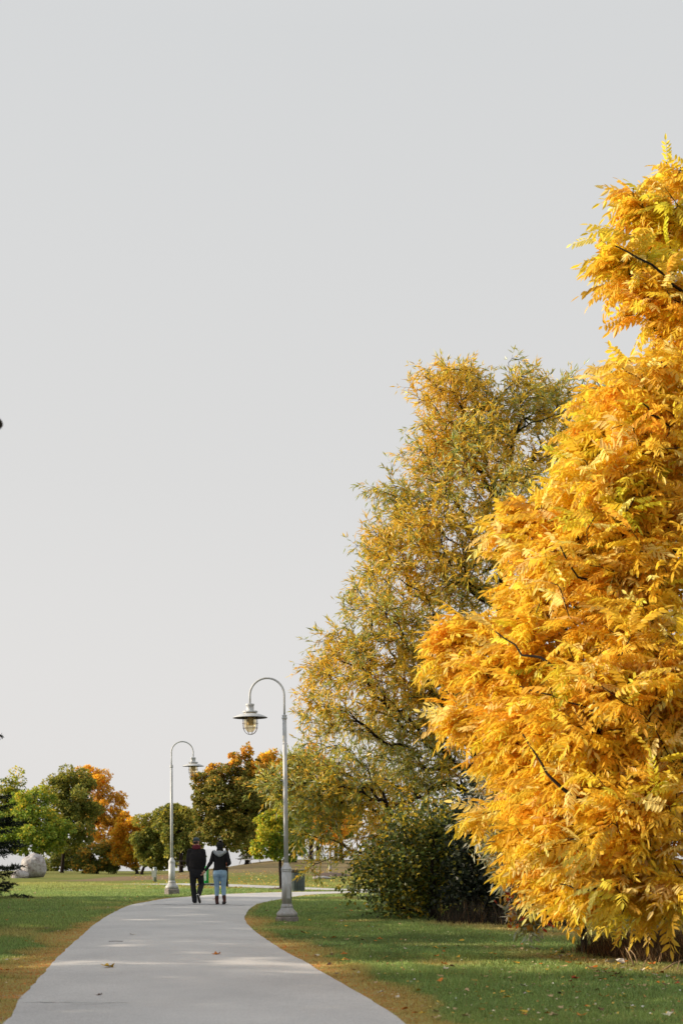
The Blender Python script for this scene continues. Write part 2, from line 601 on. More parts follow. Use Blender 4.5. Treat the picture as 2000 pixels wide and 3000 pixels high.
# broad leaf: two folded quads with a pointed tip; unit length
BROAD_V = np.array([(0, 0, 0), (.30, .36, .10), (.72, .30, .06), (1, 0, -.08), (.72, -.30, .06), (.30, -.36, .10)], float)
BROAD_F = np.array([(0, 3, 2, 1), (0, 5, 4, 3)])
KITE_V = np.array([(0, 0, 0), (.42, .42, .10), (1, 0, -.05), (.42, -.42, .10)], float)
KITE_F = np.array([(0, 2, 1), (0, 3, 2)])
LANCE_V = np.array([(0, 0, 0), (.38, .10, .02), (1, 0, -.10), (.38, -.10, .02)], float)
LANCE_F = np.array([(0, 2, 1), (0, 3, 2)])

def pick(pal, n, rng=RNG, jit=0.16):
    w = np.array([p[0] for p in pal], float); w /= w.sum()
    c = np.array([p[1] for p in pal])[rng.choice(len(pal), n, p=w)]
    return np.clip(c * np.exp(rng.normal(0, jit, (n, 1))) * (1 + rng.normal(0, 0.05, (n, 3))), 0.002, 0.95)

def wood(name, chains, mat, parent=None, n=6):
    mb = MB()
    for pts, rad in chains:
        mb.tube(pts, rad, n if max(rad) > 0.03 else 4, cap=False)
    return mb.build(name, mat, parent)

def grow(trunk, targets, root_r, rng, pull=0.35, seg=0.35, droop=0.0, tip=0.006):
    """Branch network: trunk polyline plus one shoot to every target, each leaving the nearest wood grown so far.
    Returns chains [(pts, radii)] and the shoot tips [(pts)]."""
    nodes = [np.array(p, float) for p in trunk]
    par = [-1] + list(range(len(trunk) - 1))
    plen = [0.0]
    for i in range(1, len(trunk)):
        plen.append(plen[-1] + np.linalg.norm(nodes[i] - nodes[i - 1]))
    tg = np.array(targets)
    tr = np.array(trunk)
    dmin = np.linalg.norm(tg[:, None] - tr[None], axis=2).min(1)
    order = np.argsort(dmin)
    shoots = []
    P = np.zeros((len(tg) * 14 + len(trunk) + 10, 3)); PL = np.zeros(len(P))
    cnt = len(nodes)
    P[:cnt] = nodes; PL[:cnt] = plen
    par_a = np.full(len(P), -1); par_a[:cnt] = par
    chain_of = []
    chains_idx = [list(range(cnt))]
    for ti in order:
        t = tg[ti]
        dv = t - P[:cnt]
        d = np.linalg.norm(dv, axis=1)
        cost = d + pull * PL[:cnt] + 0.5 * np.maximum(0, -dv[:, 2])
        cost[d < 0.08] = 1e9
        j = int(np.argmin(cost))
        a = P[j]
        pj = par_a[j]
        dirp = (a - P[pj]) if pj >= 0 else np.array([0, 0, 1.0])
        dirp = dirp / max(np.linalg.norm(dirp), 1e-6)
        L = np.linalg.norm(t - a)
        m = max(2, min(12, int(L / seg) + 1))
        c1 = a + dirp * L * 0.35 + np.array([0, 0, 0.08 * L])
        ids = [j]
        prev = j
        for k in range(1, m + 1):
            s = k / m
            q = (1 - s) ** 2 * a + 2 * s * (1 - s) * c1 + s * s * t
            q = q + rng.normal(0, 0.018 * L, 3) * (1 if k < m else 0) * min(1, 1.2 / max(L, 0.1))
            q = q - np.array([0, 0, droop * L * s * s])
            P[cnt] = q; par_a[cnt] = prev; PL[cnt] = PL[prev] + np.linalg.norm(q - P[prev])
            ids.append(cnt); prev = cnt; cnt += 1
        chains_idx.append(ids)
        shoots.append(ids)
    # pipe-model radii
    load = np.zeros(cnt)
    for ids in shoots:
        load[ids[-1]] += 1
    for i in range(cnt - 1, 0, -1):
        if par_a[i] >= 0:
            load[par_a[i]] += load[i]
    mx = max(load.max(), 1)
    rad = np.maximum(tip, root_r * (load / mx) ** 0.55)
    chains = []
    for ci, ids in enumerate(chains_idx):
        pts = [tuple(P[i]) for i in ids]
        r = [rad[i] for i in ids]
        if ci > 0:
            r[0] = min(r[0], r[1] * 1.25)
        chains.append((pts, r))
    return chains, [P[ids] for ids in shoots]

def lobe_points(lobes, n, rng, d0, depth=1.0, shell=0.55, outer=1.0):
    """Points in a union of ellipsoids given as photo px centre, px radius and depth offset."""
    w = np.array([l[2] ** 1.9 for l in lobes], float); w /= w.sum()
    ks = rng.choice(len(lobes), n, p=w)
    out = []
    for k in ks:
        px, py, r, dd = lobes[k][:4]
        d = d0 + dd
        c = at(px, py, d)
        R = r * d / F
        v = rng.normal(0, 1, 3); v /= np.linalg.norm(v)
        rr = R * (shell + (outer - shell) * rng.random())
        out.append((c.x + v[0] * rr, c.y + v[1] * rr * depth, c.z + v[2] * rr))
    return np.array(out)

# ------------------------------------------------------------------ maples and the like at a distance
def clump_crown(lobes_w, pal, pal_out, n, size, rng, clump=(12, 0.34), out_bias=None, template='kite'):
    """Leaves on the shells of many clumps over a set of ellipsoid lobes (centre, radius xyz)."""
    pos, nrm, tint = [], [], []
    w = np.array([l[1][0] * l[1][2] for l in lobes_w]); w = w / w.sum()
    ztop = max(l[0][2] + l[1][2] for l in lobes_w); zbot = min(l[0][2] - l[1][2] for l in lobes_w)
    for (c, R), ww in zip(lobes_w, w):
        c = np.array(c); R = np.array(R)
        k = clump[0]
        nl = int(n * 1.45 * ww)
        dirs = rng.normal(0, 1, (k * 2, 3)); dirs /= np.linalg.norm(dirs, axis=1, keepdims=True)
        cc = c + dirs * R * rng.uniform(0.52, 1.08, (len(dirs), 1))
        cr = clump[1] * R.mean() * rng.uniform(0.65, 1.35, len(dirs))
        crcol = rng.random(len(dirs))
        sel = rng.integers(0, len(dirs), nl)
        v = rng.normal(0, 1, (nl, 3)); v /= np.linalg.norm(v, axis=1, keepdims=True)
        rr = cr[sel] * rng.uniform(0.35, 1.0, nl) ** 0.5
        p = cc[sel] + v * rr[:, None] * np.array([1, 1, 0.75])
        pos.append(p)
        nn = (p - c) / R
        nrm.append(nn / np.linalg.norm(nn, axis=1, keepdims=True) + 0.8 * v)
        a = pick(pal, nl, rng); b = pick(pal_out, nl, rng)
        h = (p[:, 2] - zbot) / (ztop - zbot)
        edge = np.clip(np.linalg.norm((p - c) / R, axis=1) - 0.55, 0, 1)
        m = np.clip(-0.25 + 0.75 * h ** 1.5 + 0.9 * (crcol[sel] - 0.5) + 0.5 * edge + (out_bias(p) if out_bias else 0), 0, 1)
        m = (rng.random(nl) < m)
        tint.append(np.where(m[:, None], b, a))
    pos = np.vstack(pos); nrm = np.vstack(nrm); tint = np.vstack(tint)
    n = len(pos)
    # leaves hang: forward direction is outward and down
    fwd = nrm * 0.55 + rng.normal(0, 0.6, (n, 3)) + np.array([0, 0, -0.35])
    R = rand_rot(n, fwd, 0.7, rng)
    s = size * rng.uniform(0.65, 1.3, n)
    tv, tf = (KITE_V, KITE_F) if template == 'kite' else (BROAD_V, BROAD_F)
    return stamp(tv, tf, R, pos, s, tint)

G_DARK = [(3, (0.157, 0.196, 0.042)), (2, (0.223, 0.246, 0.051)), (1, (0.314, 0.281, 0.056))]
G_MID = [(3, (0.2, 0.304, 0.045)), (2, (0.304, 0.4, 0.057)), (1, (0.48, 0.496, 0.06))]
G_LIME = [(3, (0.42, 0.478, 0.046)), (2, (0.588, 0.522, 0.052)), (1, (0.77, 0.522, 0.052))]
ORANGE = [(3, (0.85, 0.469, 0.046)), (2, (0.925, 0.58, 0.052)), (1, (0.775, 0.345, 0.039))]
RUST = [(3, (0.58, 0.341, 0.052)), (2, (0.725, 0.419, 0.052)), (1, (0.377, 0.279, 0.052))]
OLIVE = [(3, (0.357, 0.336, 0.054)), (2, (0.48, 0.4, 0.06)), (1, (0.232, 0.248, 0.048))]
GOLD = [(3, (0.75, 0.42, 0.03)), (2, (0.66, 0.46, 0.04)), (1, (0.80, 0.34, 0.02))]

def clump_tree(name, label, base, d, lobes, pal, pal_out, n=9000, size=0.15, trunk_r=0.12, group=None, mat=None, lean=(0, 0), out_bias=None, clump=(12, 0.34), seed=1, bark=None, cat='tree', tempt='kite', stems=None, depth=1.0):
    """A tree: base (world), crown lobes as (px, py, rx px, ry px, depth offset m)."""
    rng = np.random.default_rng(seed)
    root = thing(name, label, cat, base, group=group)
    b = np.array(base)
    lw = []
    for l in lobes:
        dd = d + (l[4] if len(l) > 4 else 0)
        c = np.array(at(l[0], l[1], dd)) - b
        lw.append((c, (l[2] * dd / F, l[2] * dd / F * depth, l[3] * dd / F)))
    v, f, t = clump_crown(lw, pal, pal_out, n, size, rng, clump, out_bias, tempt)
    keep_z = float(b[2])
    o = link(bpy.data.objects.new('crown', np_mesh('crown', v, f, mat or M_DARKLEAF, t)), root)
    o['kind'] = 'stuff'
    if trunk_r:
        cen = np.mean([l[0] for l in lw], axis=0)
        top = max(l[0][2] for l in lw)
        bottom = min(l[0][2] - l[1][2] for l in lw)
        fork = np.array([cen[0] * 0.35 + lean[0], cen[1] * 0.3 + lean[1], max(0.5, bottom + 0.25 * (top - bottom))])
        tr = [np.array([0, 0, -0.05]), np.array([lean[0] * 0.15, 0, 0.12]), fork * 0.5 + np.array([rng.normal(0, 0.03), 0, 0]), fork]
        tg = []
        for l in lw:
            for _ in range(5):
                q = rng.normal(0, 1, 3); q /= np.linalg.norm(q)
                tg.append(l[0] + q * np.array(l[1]) * 0.65)
        tg = [q for q in tg if q[2] > fork[2] * 0.8]
        if not tg: tg = [lw[0][0]]
        ch, _ = grow(tr, tg, trunk_r, rng, 0.3, 0.5, tip=0.015)
        r = ch[0][1]
        ch[0] = (ch[0][0], [trunk_r * 1.55, trunk_r * 1.1, trunk_r * 0.95, trunk_r * 0.85])
        wood('trunk', ch, bark or M_DARKBARK, root, 8)
    return root

def gbase(px, py):
    p = ground_at(px, py)
    return tuple(p)

# --- left group, beyond the lawn
FAR_G = 'maples beyond the lawn'
B = gbase(60, 2556); D_ = B[1] + 8
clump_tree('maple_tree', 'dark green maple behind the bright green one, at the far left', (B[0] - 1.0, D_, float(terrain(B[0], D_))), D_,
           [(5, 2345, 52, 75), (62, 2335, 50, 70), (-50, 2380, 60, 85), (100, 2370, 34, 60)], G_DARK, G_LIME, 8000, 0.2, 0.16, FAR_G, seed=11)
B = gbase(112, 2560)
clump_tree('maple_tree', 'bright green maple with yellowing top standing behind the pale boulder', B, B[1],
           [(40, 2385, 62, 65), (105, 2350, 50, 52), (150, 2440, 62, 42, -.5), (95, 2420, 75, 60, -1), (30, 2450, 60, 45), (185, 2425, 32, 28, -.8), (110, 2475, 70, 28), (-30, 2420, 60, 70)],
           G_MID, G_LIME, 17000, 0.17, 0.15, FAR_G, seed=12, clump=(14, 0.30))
B = gbase(182, 2557)
clump_tree('maple_tree', 'tall dome shaped dark green maple left of the orange one', B, B[1],
           [(205, 2345, 72, 88), (170, 2330, 42, 72), (235, 2400, 58, 68), (195, 2430, 60, 50), (225, 2300, 45, 45)], G_DARK, OLIVE, 16000, 0.17, 0.13, FAR_G, seed=13, clump=(16, 0.28))
B = gbase(240, 2552)
clump_tree('maple_tree', 'glowing orange maple behind the tall dark green one', (B[0], B[1] + 3, float(terrain(B[0], B[1] + 3))), B[1] + 3,
           [(270, 2330, 60, 78), (320, 2370, 42, 62), (255, 2280, 38, 36), (290, 2425, 52, 42), (335, 2400, 26, 40)], RUST, ORANGE, 13000, 0.18, 0.13, FAR_G, seed=14, mat=M_LEAF, clump=(14, 0.30),
           out_bias=lambda p: 0.25)
B = gbase(285, 2560)
clump_tree('bushy_tree', 'low dark green and rust bush in the gap below the orange maple', B, B[1],
           [(285, 2510, 52, 46), (250, 2525, 34, 36), (325, 2515, 34, 42)], G_DARK, RUST, 9000, 0.16, 0.08, None, seed=15)
B = gbase(165, 2553); D_ = B[1] + 9
clump_tree('bushy_tree', 'olive green thicket seen between the dark trunks at the left', (B[0], D_, float(terrain(B[0], D_))), D_,
           [(150, 2510, 40, 48), (200, 2515, 40, 42), (235, 2505, 30, 46)], G_DARK, OLIVE, 7000, 0.2, 0.08, None, seed=16)
B = gbase(402, 2560)
clump_tree('maple_tree', 'round maple turning orange and yellow left of the far lamp post', B, B[1],
           [(372, 2440, 42, 55), (400, 2425, 45, 45), (360, 2490, 34, 46), (400, 2490, 42, 50)], OLIVE, GOLD, 12000, 0.16, 0.11, FAR_G, seed=17, mat=M_LEAF, out_bias=lambda p: 0.70 - 0.25 * p[:, 0])
B = gbase(427, 2561); D_ = B[1] - 2
clump_tree('maple_tree', 'olive maple with yellow lower leaves just behind the far lamp post', (B[0], D_, float(terrain(B[0], D_))), D_,
           [(445, 2455, 52, 65), (480, 2470, 36, 62), (432, 2490, 30, 50), (455, 2515, 44, 34)], G_DARK, OLIVE, 14000, 0.16, 0.10, FAR_G, seed=18, out_bias=lambda p: np.where((p[:, 0] < -0.3), 0.45, -0.1))
B = gbase(531, 2556)
clump_tree('maple_tree', 'dark green maple half hidden behind the man in the cap', B, B[1] + 1,
           [(520, 2420, 52, 62), (500, 2395, 38, 40), (555, 2440, 42, 62), (540, 2490, 46, 40)], G_DARK, OLIVE, 12000, 0.17, 0.13, FAR_G, seed=19)

# --- centre: the two maples behind the couple
B = gbase(664, 2599)
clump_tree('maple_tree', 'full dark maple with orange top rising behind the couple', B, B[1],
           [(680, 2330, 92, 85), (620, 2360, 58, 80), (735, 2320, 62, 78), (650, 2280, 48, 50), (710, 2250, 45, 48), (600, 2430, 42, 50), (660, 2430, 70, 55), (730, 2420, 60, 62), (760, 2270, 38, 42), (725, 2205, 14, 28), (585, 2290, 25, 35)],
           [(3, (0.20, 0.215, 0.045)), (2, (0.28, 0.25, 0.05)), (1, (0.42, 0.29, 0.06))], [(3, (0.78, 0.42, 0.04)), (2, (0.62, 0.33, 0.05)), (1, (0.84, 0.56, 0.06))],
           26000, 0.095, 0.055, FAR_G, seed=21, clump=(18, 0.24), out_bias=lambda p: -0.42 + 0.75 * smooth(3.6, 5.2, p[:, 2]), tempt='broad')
B = gbase(724, 2532)
clump_tree('maple_tree', 'thick trunked maple behind the slatted picnic table on the knoll', B, B[1],
           [(735, 2450, 55, 60), (700, 2440, 50, 55), (770, 2440, 45, 55), (740, 2380, 70, 70)], G_DARK, RUST, 8000, 0.22, 0.19, FAR_G, seed=22)
B = gbase(823, 2606)
clump_tree('maple_tree', 'lime green young maple directly behind the near lamp post', B, B[1],
           [(800, 2440, 52, 52), (775, 2485, 40, 30), (840, 2460, 52, 55), (815, 2395, 48, 40), (870, 2420, 45, 60)], G_MID, G_LIME, 13000, 0.085, 0.055, FAR_G, seed=23, clump=(14, 0.3),
           out_bias=lambda p: 0.25 - 0.35 * p[:, 0], tempt='broad', mat=M_LEAF)
B = gbase(858, 2527)
clump_tree('maple_tree', 'orange topped maple behind the near lamp post on the knoll', B, B[1],
           [(850, 2300, 75, 85), (800, 2260, 45, 60), (890, 2240, 60, 55), (930, 2300, 75, 80), (860, 2400, 80, 65), (790, 2330, 45, 65)], OLIVE, ORANGE, 14000, 0.24, 0.26, FAR_G, seed=24, mat=M_LEAF, clump=(14, 0.3), out_bias=lambda p: 0.15)
for k, (px, py, tr_, lab) in enumerate([
        (911, 2521, 0.20, 'dark trunked tree behind the hanging willow leaves on the knoll'),
        (931, 2521, 0.17, 'slim dark tree standing beside the small picnic table on the knoll'),
        (984, 2521, 0.16, 'dark tree right behind the pale trunked sapling'),
        (998, 2521, 0.18, 'dark tree at the leafy edge of the dark green shrub')]):
    B = gbase(px, py)
    clump_tree('park_tree', lab, B, B[1], [(px + 6, 2415, 42, 48), (px - 20, 2395, 40, 50), (px + 25, 2380, 45, 60), (px, 2340, 50, 60)], G_MID if k % 2 else OLIVE, RUST if k % 2 else ORANGE, 5000, 0.24, tr_, 'trees on the knoll', seed=30 + k)
B = gbase(967, 2560)
clump_tree('sapling', 'pale grey trunked orange sapling in a mulch ring on the knoll', B, B[1],
           [(965, 2440, 45, 32), (940, 2425, 35, 35), (990, 2420, 38, 38)], ORANGE, ORANGE, 3500, 0.13, 0.075, None, seed=40, bark=M_PALEBARK, mat=M_LEAF)

# ------------------------------------------------------------------ willow
WILLOW_D = 34.0
WL = [(1380, 1230, 150, 0), (1290, 1150, 85, 0), (1370, 1110, 65, .5), (1530, 1190, 120, .5), (1640, 1160, 70, 1), (1720, 1230, 150, 1.5), (1290, 1330, 125, 0), (1440, 1420, 190, -1), (1590, 1390, 170, 1),
      (1200, 1490, 115, 0), (1130, 1620, 95, 0), (1270, 1620, 160, -1), (1400, 1700, 180, 0), (1060, 1790, 80, .5), (1150, 1790, 130, -1), (1000, 1900, 80, 0), (940, 1990, 72, 0.5),
      (1080, 1960, 130, -1), (1210, 1950, 140, -.5), (915, 2085, 55, 0), (990, 2110, 95, -.5), (1110, 2110, 110, 1.2), (1230, 2110, 120, 0), (1340, 2020, 140, 0),
      (900, 2230, 60, -1), (960, 2280, 100, -1.5), (835, 2290, 60, -1), (775, 2310, 30, -1), (890, 2345, 72, -1.4), (1050, 2330, 120, -1), (1170, 2280, 130, 0.5), (900, 2450, 55, -1.5), (885, 2505, 32, -1.5), (915, 2535, 22, -1.5), (1000, 2410, 65, -1), (1270, 2260, 120, 0), (1120, 2400, 80, 0), (1090, 2470, 48, -1.6), (1180, 2450, 60, -1.6), (1270, 2410, 70, -1.5), (1040, 2500, 26, -1.6)]
wb = ground_at(1455, 2668)
wroot = thing('willow_tree', 'big airy willow with narrow olive and gold leaves leaning over the lawn', 'tree', tuple(wb))
wbv = np.array(wb)
rng = np.random.default_rng(51)
targ = lobe_points(WL, 1600, rng, WILLOW_D, 1.0, 0.30, 1.22) - wbv
tk = [np.array(p) for p in [(0, 0, -.1), (.08, 0, .9), (.0, .0, 1.9), (-.15, 0, 3.0), (-.1, .1, 4.4), (0.1, .1, 6.2), (.15, .1, 8.2), (0.0, .1, 10.0)]]
chains, shoots = grow(tk, targ, 0.30, rng, 0.30, 0.4, tip=0.007)
chains[0] = (chains[0][0], [.36, .30, .27, .23, .19, .14, .09, .05])
wood('trunk', chains, M_DARKBARK, wroot, 7)

W_GREEN = [(3, (0.31, 0.35, 0.08)), (2, (0.39, 0.42, 0.11)), (1.3, (0.56, 0.60, 0.38)), (1.5, (0.55, 0.48, 0.06))]
W_GOLD = [(3, (0.86, 0.56, 0.05)), (2, (0.76, 0.52, 0.06)), (1, (0.88, 0.64, 0.14))]
def willow_leaves(shoots, per, length, rng, gold):
    pos, fwd, tint, tw = [], [], [], []
    for pts in shoots:
        m = len(pts)
        g = np.clip(gold(pts[-1]) + rng.normal(0, 0.20), 0.05, 0.95)
        tot = np.linalg.norm(np.diff(pts, axis=0), axis=1).sum()
        ns = 9
        u = 1 - rng.random(ns) ** 1.4 * min(0.92, 1.7 / max(tot, 0.3))
        u[0] = 1.0
        ii = np.clip(u * (m - 1), 0, m - 1.001)
        i0 = ii.astype(int); fr = ii - i0
        b = pts[i0] * (1 - fr)[:, None] + pts[i0 + 1] * fr[:, None]
        d = pts[i0 + 1] - pts[i0]
        d /= np.maximum(np.linalg.norm(d, axis=1, keepdims=True), 1e-6)
        gd = d * 0.8 + rng.normal(0, 0.55, (ns, 3)) + np.array([0.10, 0, -0.12])
        gd /= np.linalg.norm(gd, axis=1, keepdims=True)
        L = rng.uniform(0.22, 0.52, ns)
        tw.append(np.hstack([b, b + gd * L[:, None] + np.array([0, 0, -0.04])]))
        k = per
        grp = rng.integers(0, ns, k)
        al = 0.10 + 0.9 * rng.random(k)
        pos.append(b[grp] + gd[grp] * (al * L[grp])[:, None] + np.array([0, 0, -0.04]) * (al ** 2)[:, None] + rng.normal(0, .006, (k, 3)))
        fwd.append(gd[grp] * 0.85 + rng.normal(0, 0.36, (k, 3)) + np.array([0.08, 0, -0.16]))
        isg = rng.random(k) < g
        t = np.where(isg[:, None], pick(W_GOLD, k, rng), pick(W_GREEN, k, rng))
        tint.append(t)
    return np.vstack(pos), np.vstack(fwd), np.vstack(tint), np.vstack(tw)
def wgold(p):
    z = p[2]
    n = mnoise.noise(Vector((p[0] * 0.45, p[1] * 0.45, z * 0.45)))
    return 0.45 + 0.75 * n + 0.26 * float(smooth(5, 8, z)) + 0.25 * float(smooth(3.0, 1.0, z))
wp, wf, wti, wtw = willow_leaves(shoots, 66, 0.16, rng, wgold)
sidev = np.cross(wtw[:, 3:] - wtw[:, :3], rng.normal(0, 1, (len(wtw), 3)))
sidev *= 0.0045 / np.maximum(np.linalg.norm(sidev, axis=1, keepdims=True), 1e-6)
V_ = np.stack([wtw[:, :3] - sidev, wtw[:, :3] + sidev, wtw[:, 3:]], axis=1).reshape(-1, 3)
o = link(bpy.data.objects.new('twigs', np_mesh('twigs', V_, np.arange(len(V_)).reshape(-1, 3), M_DARKBARK)), wroot); o['kind'] = 'stuff'
wR = rand_rot(len(wp), wf, 0.7, rng)
wS = 0.165 * rng.uniform(0.6, 1.25, len(wp))

def split_leaves(pos, world_off, n_obj, rng):
    """Indices of the leaves nearest the camera inside the picture."""
    P = pos + world_off
    d = P[:, 1]
    px = CX + P[:, 0] * F / d; py = HY - (P[:, 2] - CAMH) * F / d
    ok = np.where((px > 10) & (px < 1990) & (py > 10) & (py < 2990))[0]
    # nearest leaf in each cell of a coarse grid keeps them spread over the crown's face
    cell = (px[ok] // 28).astype(int) * 1000 + (py[ok] // 28).astype(int)
    o = np.lexsort((d[ok], cell))
    first = np.r_[True, cell[o][1:] != cell[o][:-1]]
    cand = ok[o][first]
    cand = cand[np.argsort(d[cand])][: int(n_obj * 1.8)]
    return rng.choice(cand, min(n_obj, len(cand)), replace=False)

def leaf_objects(tv, tf, R, pos, scale, tint, sel, mat, parent):
    cache = {}
    for i in sel:
        key = tuple(np.round(tint[i] * 12).astype(int))
        if key not in cache:
            cache[key] = np_mesh('leaf', tv, tf, mat, np.repeat(tint[i][None], len(tv), 0))
        o = bpy.data.objects.new('leaf', cache[key])
        C.objects.link(o)
        o.parent = parent
        M = Matrix(R[i].tolist()).to_4x4()
        o.matrix_local = Matrix.Translation(Vector(pos[i])) @ M @ Matrix.Scale(float(scale[i]), 4)

sel = split_leaves(wp, wbv, 300, rng)
mask = np.ones(len(wp), bool); mask[sel] = False
v, f, t = stamp(LANCE_V, LANCE_F, wR[mask], wp[mask], wS[mask], wti[mask])
o = link(bpy.data.objects.new('crown', np_mesh('crown', v, f, M_WILLOW, t)), wroot); o['kind'] = 'stuff'
leaf_objects(LANCE_V, LANCE_F, wR, wp, wS, wti, sel, M_WILLOW, wroot)

# ------------------------------------------------------------------ yellow tree (compound leaves)
def compound_leaf(rng, pairs=6, L=1.0, droop=0.35, ll=0.30):
    """One pinnate leaf, unit rachis length along +x, arching down; leaflets in pairs hanging from it."""
    V, Fq = [], []
    def leaflet(p, d, n_, length, w):
        d = d / np.linalg.norm(d)
        y = np.cross(n_, d); y /= np.linalg.norm(y)
        z = np.cross(d, y)
        b = len(V)
        for (a, s, h) in [(0, 0, 0), (.28, .5, .10), (.68, .42, .08), (1, 0, -.10), (.68, -.42, .08), (.28, -.5, .10)]:
            V.append(p + d * a * length + y * s * w + z * h * w - np.array([0, 0, 0.10 * length * a * a]))
        Fq.append((b, b + 3, b + 2, b + 1)); Fq.append((b, b + 5, b + 4, b + 3))
    for i in range(pairs + 1):
        s = 0.16 + 0.84 * i / pairs
        p = np.array([s, 0, -droop * s * s])
        tan = np.array([1, 0, -2 * droop * s]); tan /= np.linalg.norm(tan)
        if i == pairs:
            leaflet(p, tan + rng.normal(0, .1, 3), np.array([0, 0, 1.0]), ll, ll * 0.33)
        else:
            for sd in (-1, 1):
                d = tan * 0.55 + np.array([0, sd * 1.0, 0]) * rng.uniform(0.6, 1.0) + np.array([0, 0, -rng.uniform(0.15, 0.75)])
                leaflet(p, d, np.array([0.1 * rng.normal(), 0.35 * sd, 1.0]), ll * rng.uniform(0.8, 1.1), ll * rng.uniform(0.34, 0.43))
    # rachis as a thin folded strip
    b = len(V)
    for s in (0, 0.5, 1.0):
        V.append(np.array([s, .008, -droop * s * s])); V.append(np.array([s, -.008, -droop * s * s]))
    Fq.append((b, b + 2, b + 3, b + 1)); Fq.append((b + 2, b + 4, b + 5, b + 3))
    return np.array(V), np.array(Fq)

YD = 18.4
YL = [(1960, 640, 150, 1.0), (1990, 520, 80, 1.2), (1850, 590, 65, .8), (1800, 760, 90, .5), (1880, 840, 120, 0.3), (1985, 900, 120, .2), (1940, 1080, 110, .3),
      (1960, 1240, 200, -0.3), (1760, 1200, 100, .6), (1730, 1330, 110, .2), (1850, 1430, 210, -.6), (1640, 1490, 110, .2), (1520, 1500, 85, .4), (1480, 1590, 75, .3),
      (1640, 1640, 150, -.4), (1810, 1700, 250, -1.0), (1530, 1780, 100, .2), (1400, 1850, 95, .2), (1310, 1880, 75, .3), (1290, 1940, 50, .3), (1560, 1930, 160, -.6), (1420, 1960, 90, -.1),
      (1850, 2020, 260, -1.4), (1420, 2080, 90, .2), (1330, 2100, 60, .2), (1520, 2130, 140, -.5), (1650, 2200, 180, -1.1), (1430, 2230, 65, .2), (1510, 2330, 100, -.1), (1375, 2390, 24, .3), (1385, 2365, 28, .2),
      (1640, 2400, 160, -.8), (1860, 2380, 240, -1.7), (1500, 2470, 65, .2), (1570, 2540, 95, .2), (1720, 2560, 140, -.8), (1600, 2640, 70, .1), (1700, 2660, 80, -.4), (1880, 2620, 170, -1.6), (1820, 2740, 50, -1.0), (1950, 2750, 80, -1.6), (1985, 2820, 35, -1.7), (1750, 2730, 40, -.6)]
YOUT = [(2230, 620, 190, .3), (2330, 960, 250, 0), (2400, 1350, 320, 0), (2480, 1800, 370, 0), (2480, 2200, 370, 0), (2400, 2500, 240, -.3), (2220, 2100, 230, -1.6), (2230, 1500, 220, -1.2), (2150, 1100, 160, -.4), (2050, 1400, 300, 2.4), (2100, 2050, 380, 2.6), (2150, 900, 230, 1.6)]
yb = np.array([(2110 - CX) * 18.6 / F, 18.6, 0.0])
yroot = thing('yellow_tree', 'tall golden yellow tree with feathery leaves filling the right edge', 'tree', tuple(yb))
rng = np.random.default_rng(61)
YL = [(x + 14 + (26 if 2200 < y < 2500 and x < 1520 else 0), y - (14 if y > 2450 else 0), r * 0.82, dd) for x, y, r, dd in YL]
YF = [(1800, 1500, 250, -.4), (1800, 2080, 300, -1.0), (1900, 1180, 170, -.2), (1720, 2420, 180, -.8), (1600, 1720, 160, 0), (1920, 780, 100, .4), (1560, 2120, 150, -.2)]
targ = np.vstack([lobe_points(YL, 1750, rng, YD, 0.95, 0.10, 1.22), lobe_points(YF, 420, rng, YD, 1.0, 0.5), lobe_points(YOUT, 900, rng, YD, 0.9, 0.25, 1.1)]) - yb
targ = targ[targ[:, 2] > 0.62]
tk = [np.array(p) for p in [(0, 0, -.1), (.05, 0, 1.0), (.0, .05, 2.2), (-.15, .05, 3.6), (-.1, .1, 5.2), (0.05, .1, 7.0), (.05, .1, 8.8), (0, .1, 10.2)]]
chains, shoots = grow(tk, targ, 0.26, rng, 0.22, 0.32, tip=0.0065)
chains[0] = (chains[0][0], [.30, .26, .23, .19, .15, .11, .07, .04])
limbs = [([(2120, 2330, 18.6), (2000, 2398, 17.6), (1850, 2404, 16.9), (1740, 2372, 16.6), (1650, 2310, 16.5), (1585, 2235, 16.6), (1530, 2150, 16.8)], .075),
         ([(2120, 1900, 18.6), (2000, 1962, 17.4), (1890, 1970, 16.9), (1760, 1968, 16.8), (1620, 1950, 17.0), (1530, 1915, 17.2), (1450, 1850, 17.5)], .070),
         ([(2120, 2520, 18.6), (1960, 2600, 17.3), (1860, 2590, 16.7), (1790, 2600, 16.6), (1700, 2610, 16.9), (1640, 2590, 17.1)], .045),
         ([(2120, 1420, 18.6), (1990, 1300, 17.7), (1930, 1230, 17.4), (1880, 1180, 17.4)], .05), ([(1900, 1770, 17.3), (1760, 1740, 17.0), (1690, 1690, 16.9), (1640, 1600, 17.0)], .035),
         ([(2090, 960, 18.6), (1990, 850, 18.3), (1900, 780, 18.0), (1800, 720, 18.0)], .045), ([(1880, 2120, 16.8), (1780, 2090, 16.6), (1660, 2060, 16.7), (1520, 2010, 17.0)], .03)]
for pl, r0 in limbs:
    pp_ = [np.array(at(q[0], q[1], q[2] + .12)) - yb for q in pl]
    fine_ = []
    for i in range(len(pp_) - 1):
        for u in (0, .33, .66):
            fine_.append(pp_[i] * (1 - u) + pp_[i + 1] * u + rng.normal(0, .02, 3))
    fine_.append(pp_[-1])
    chains.append((fine_, list(np.linspace(r0 * .62, .008, len(fine_)))))
wood('trunk', chains, M_DARKBARK, yroot, 7)
templates = [compound_leaf(rng, 5 + (k % 3), droop=0.20 + 0.15 * k, ll=0.335 - 0.02 * (k % 3)) for k in range(4)]
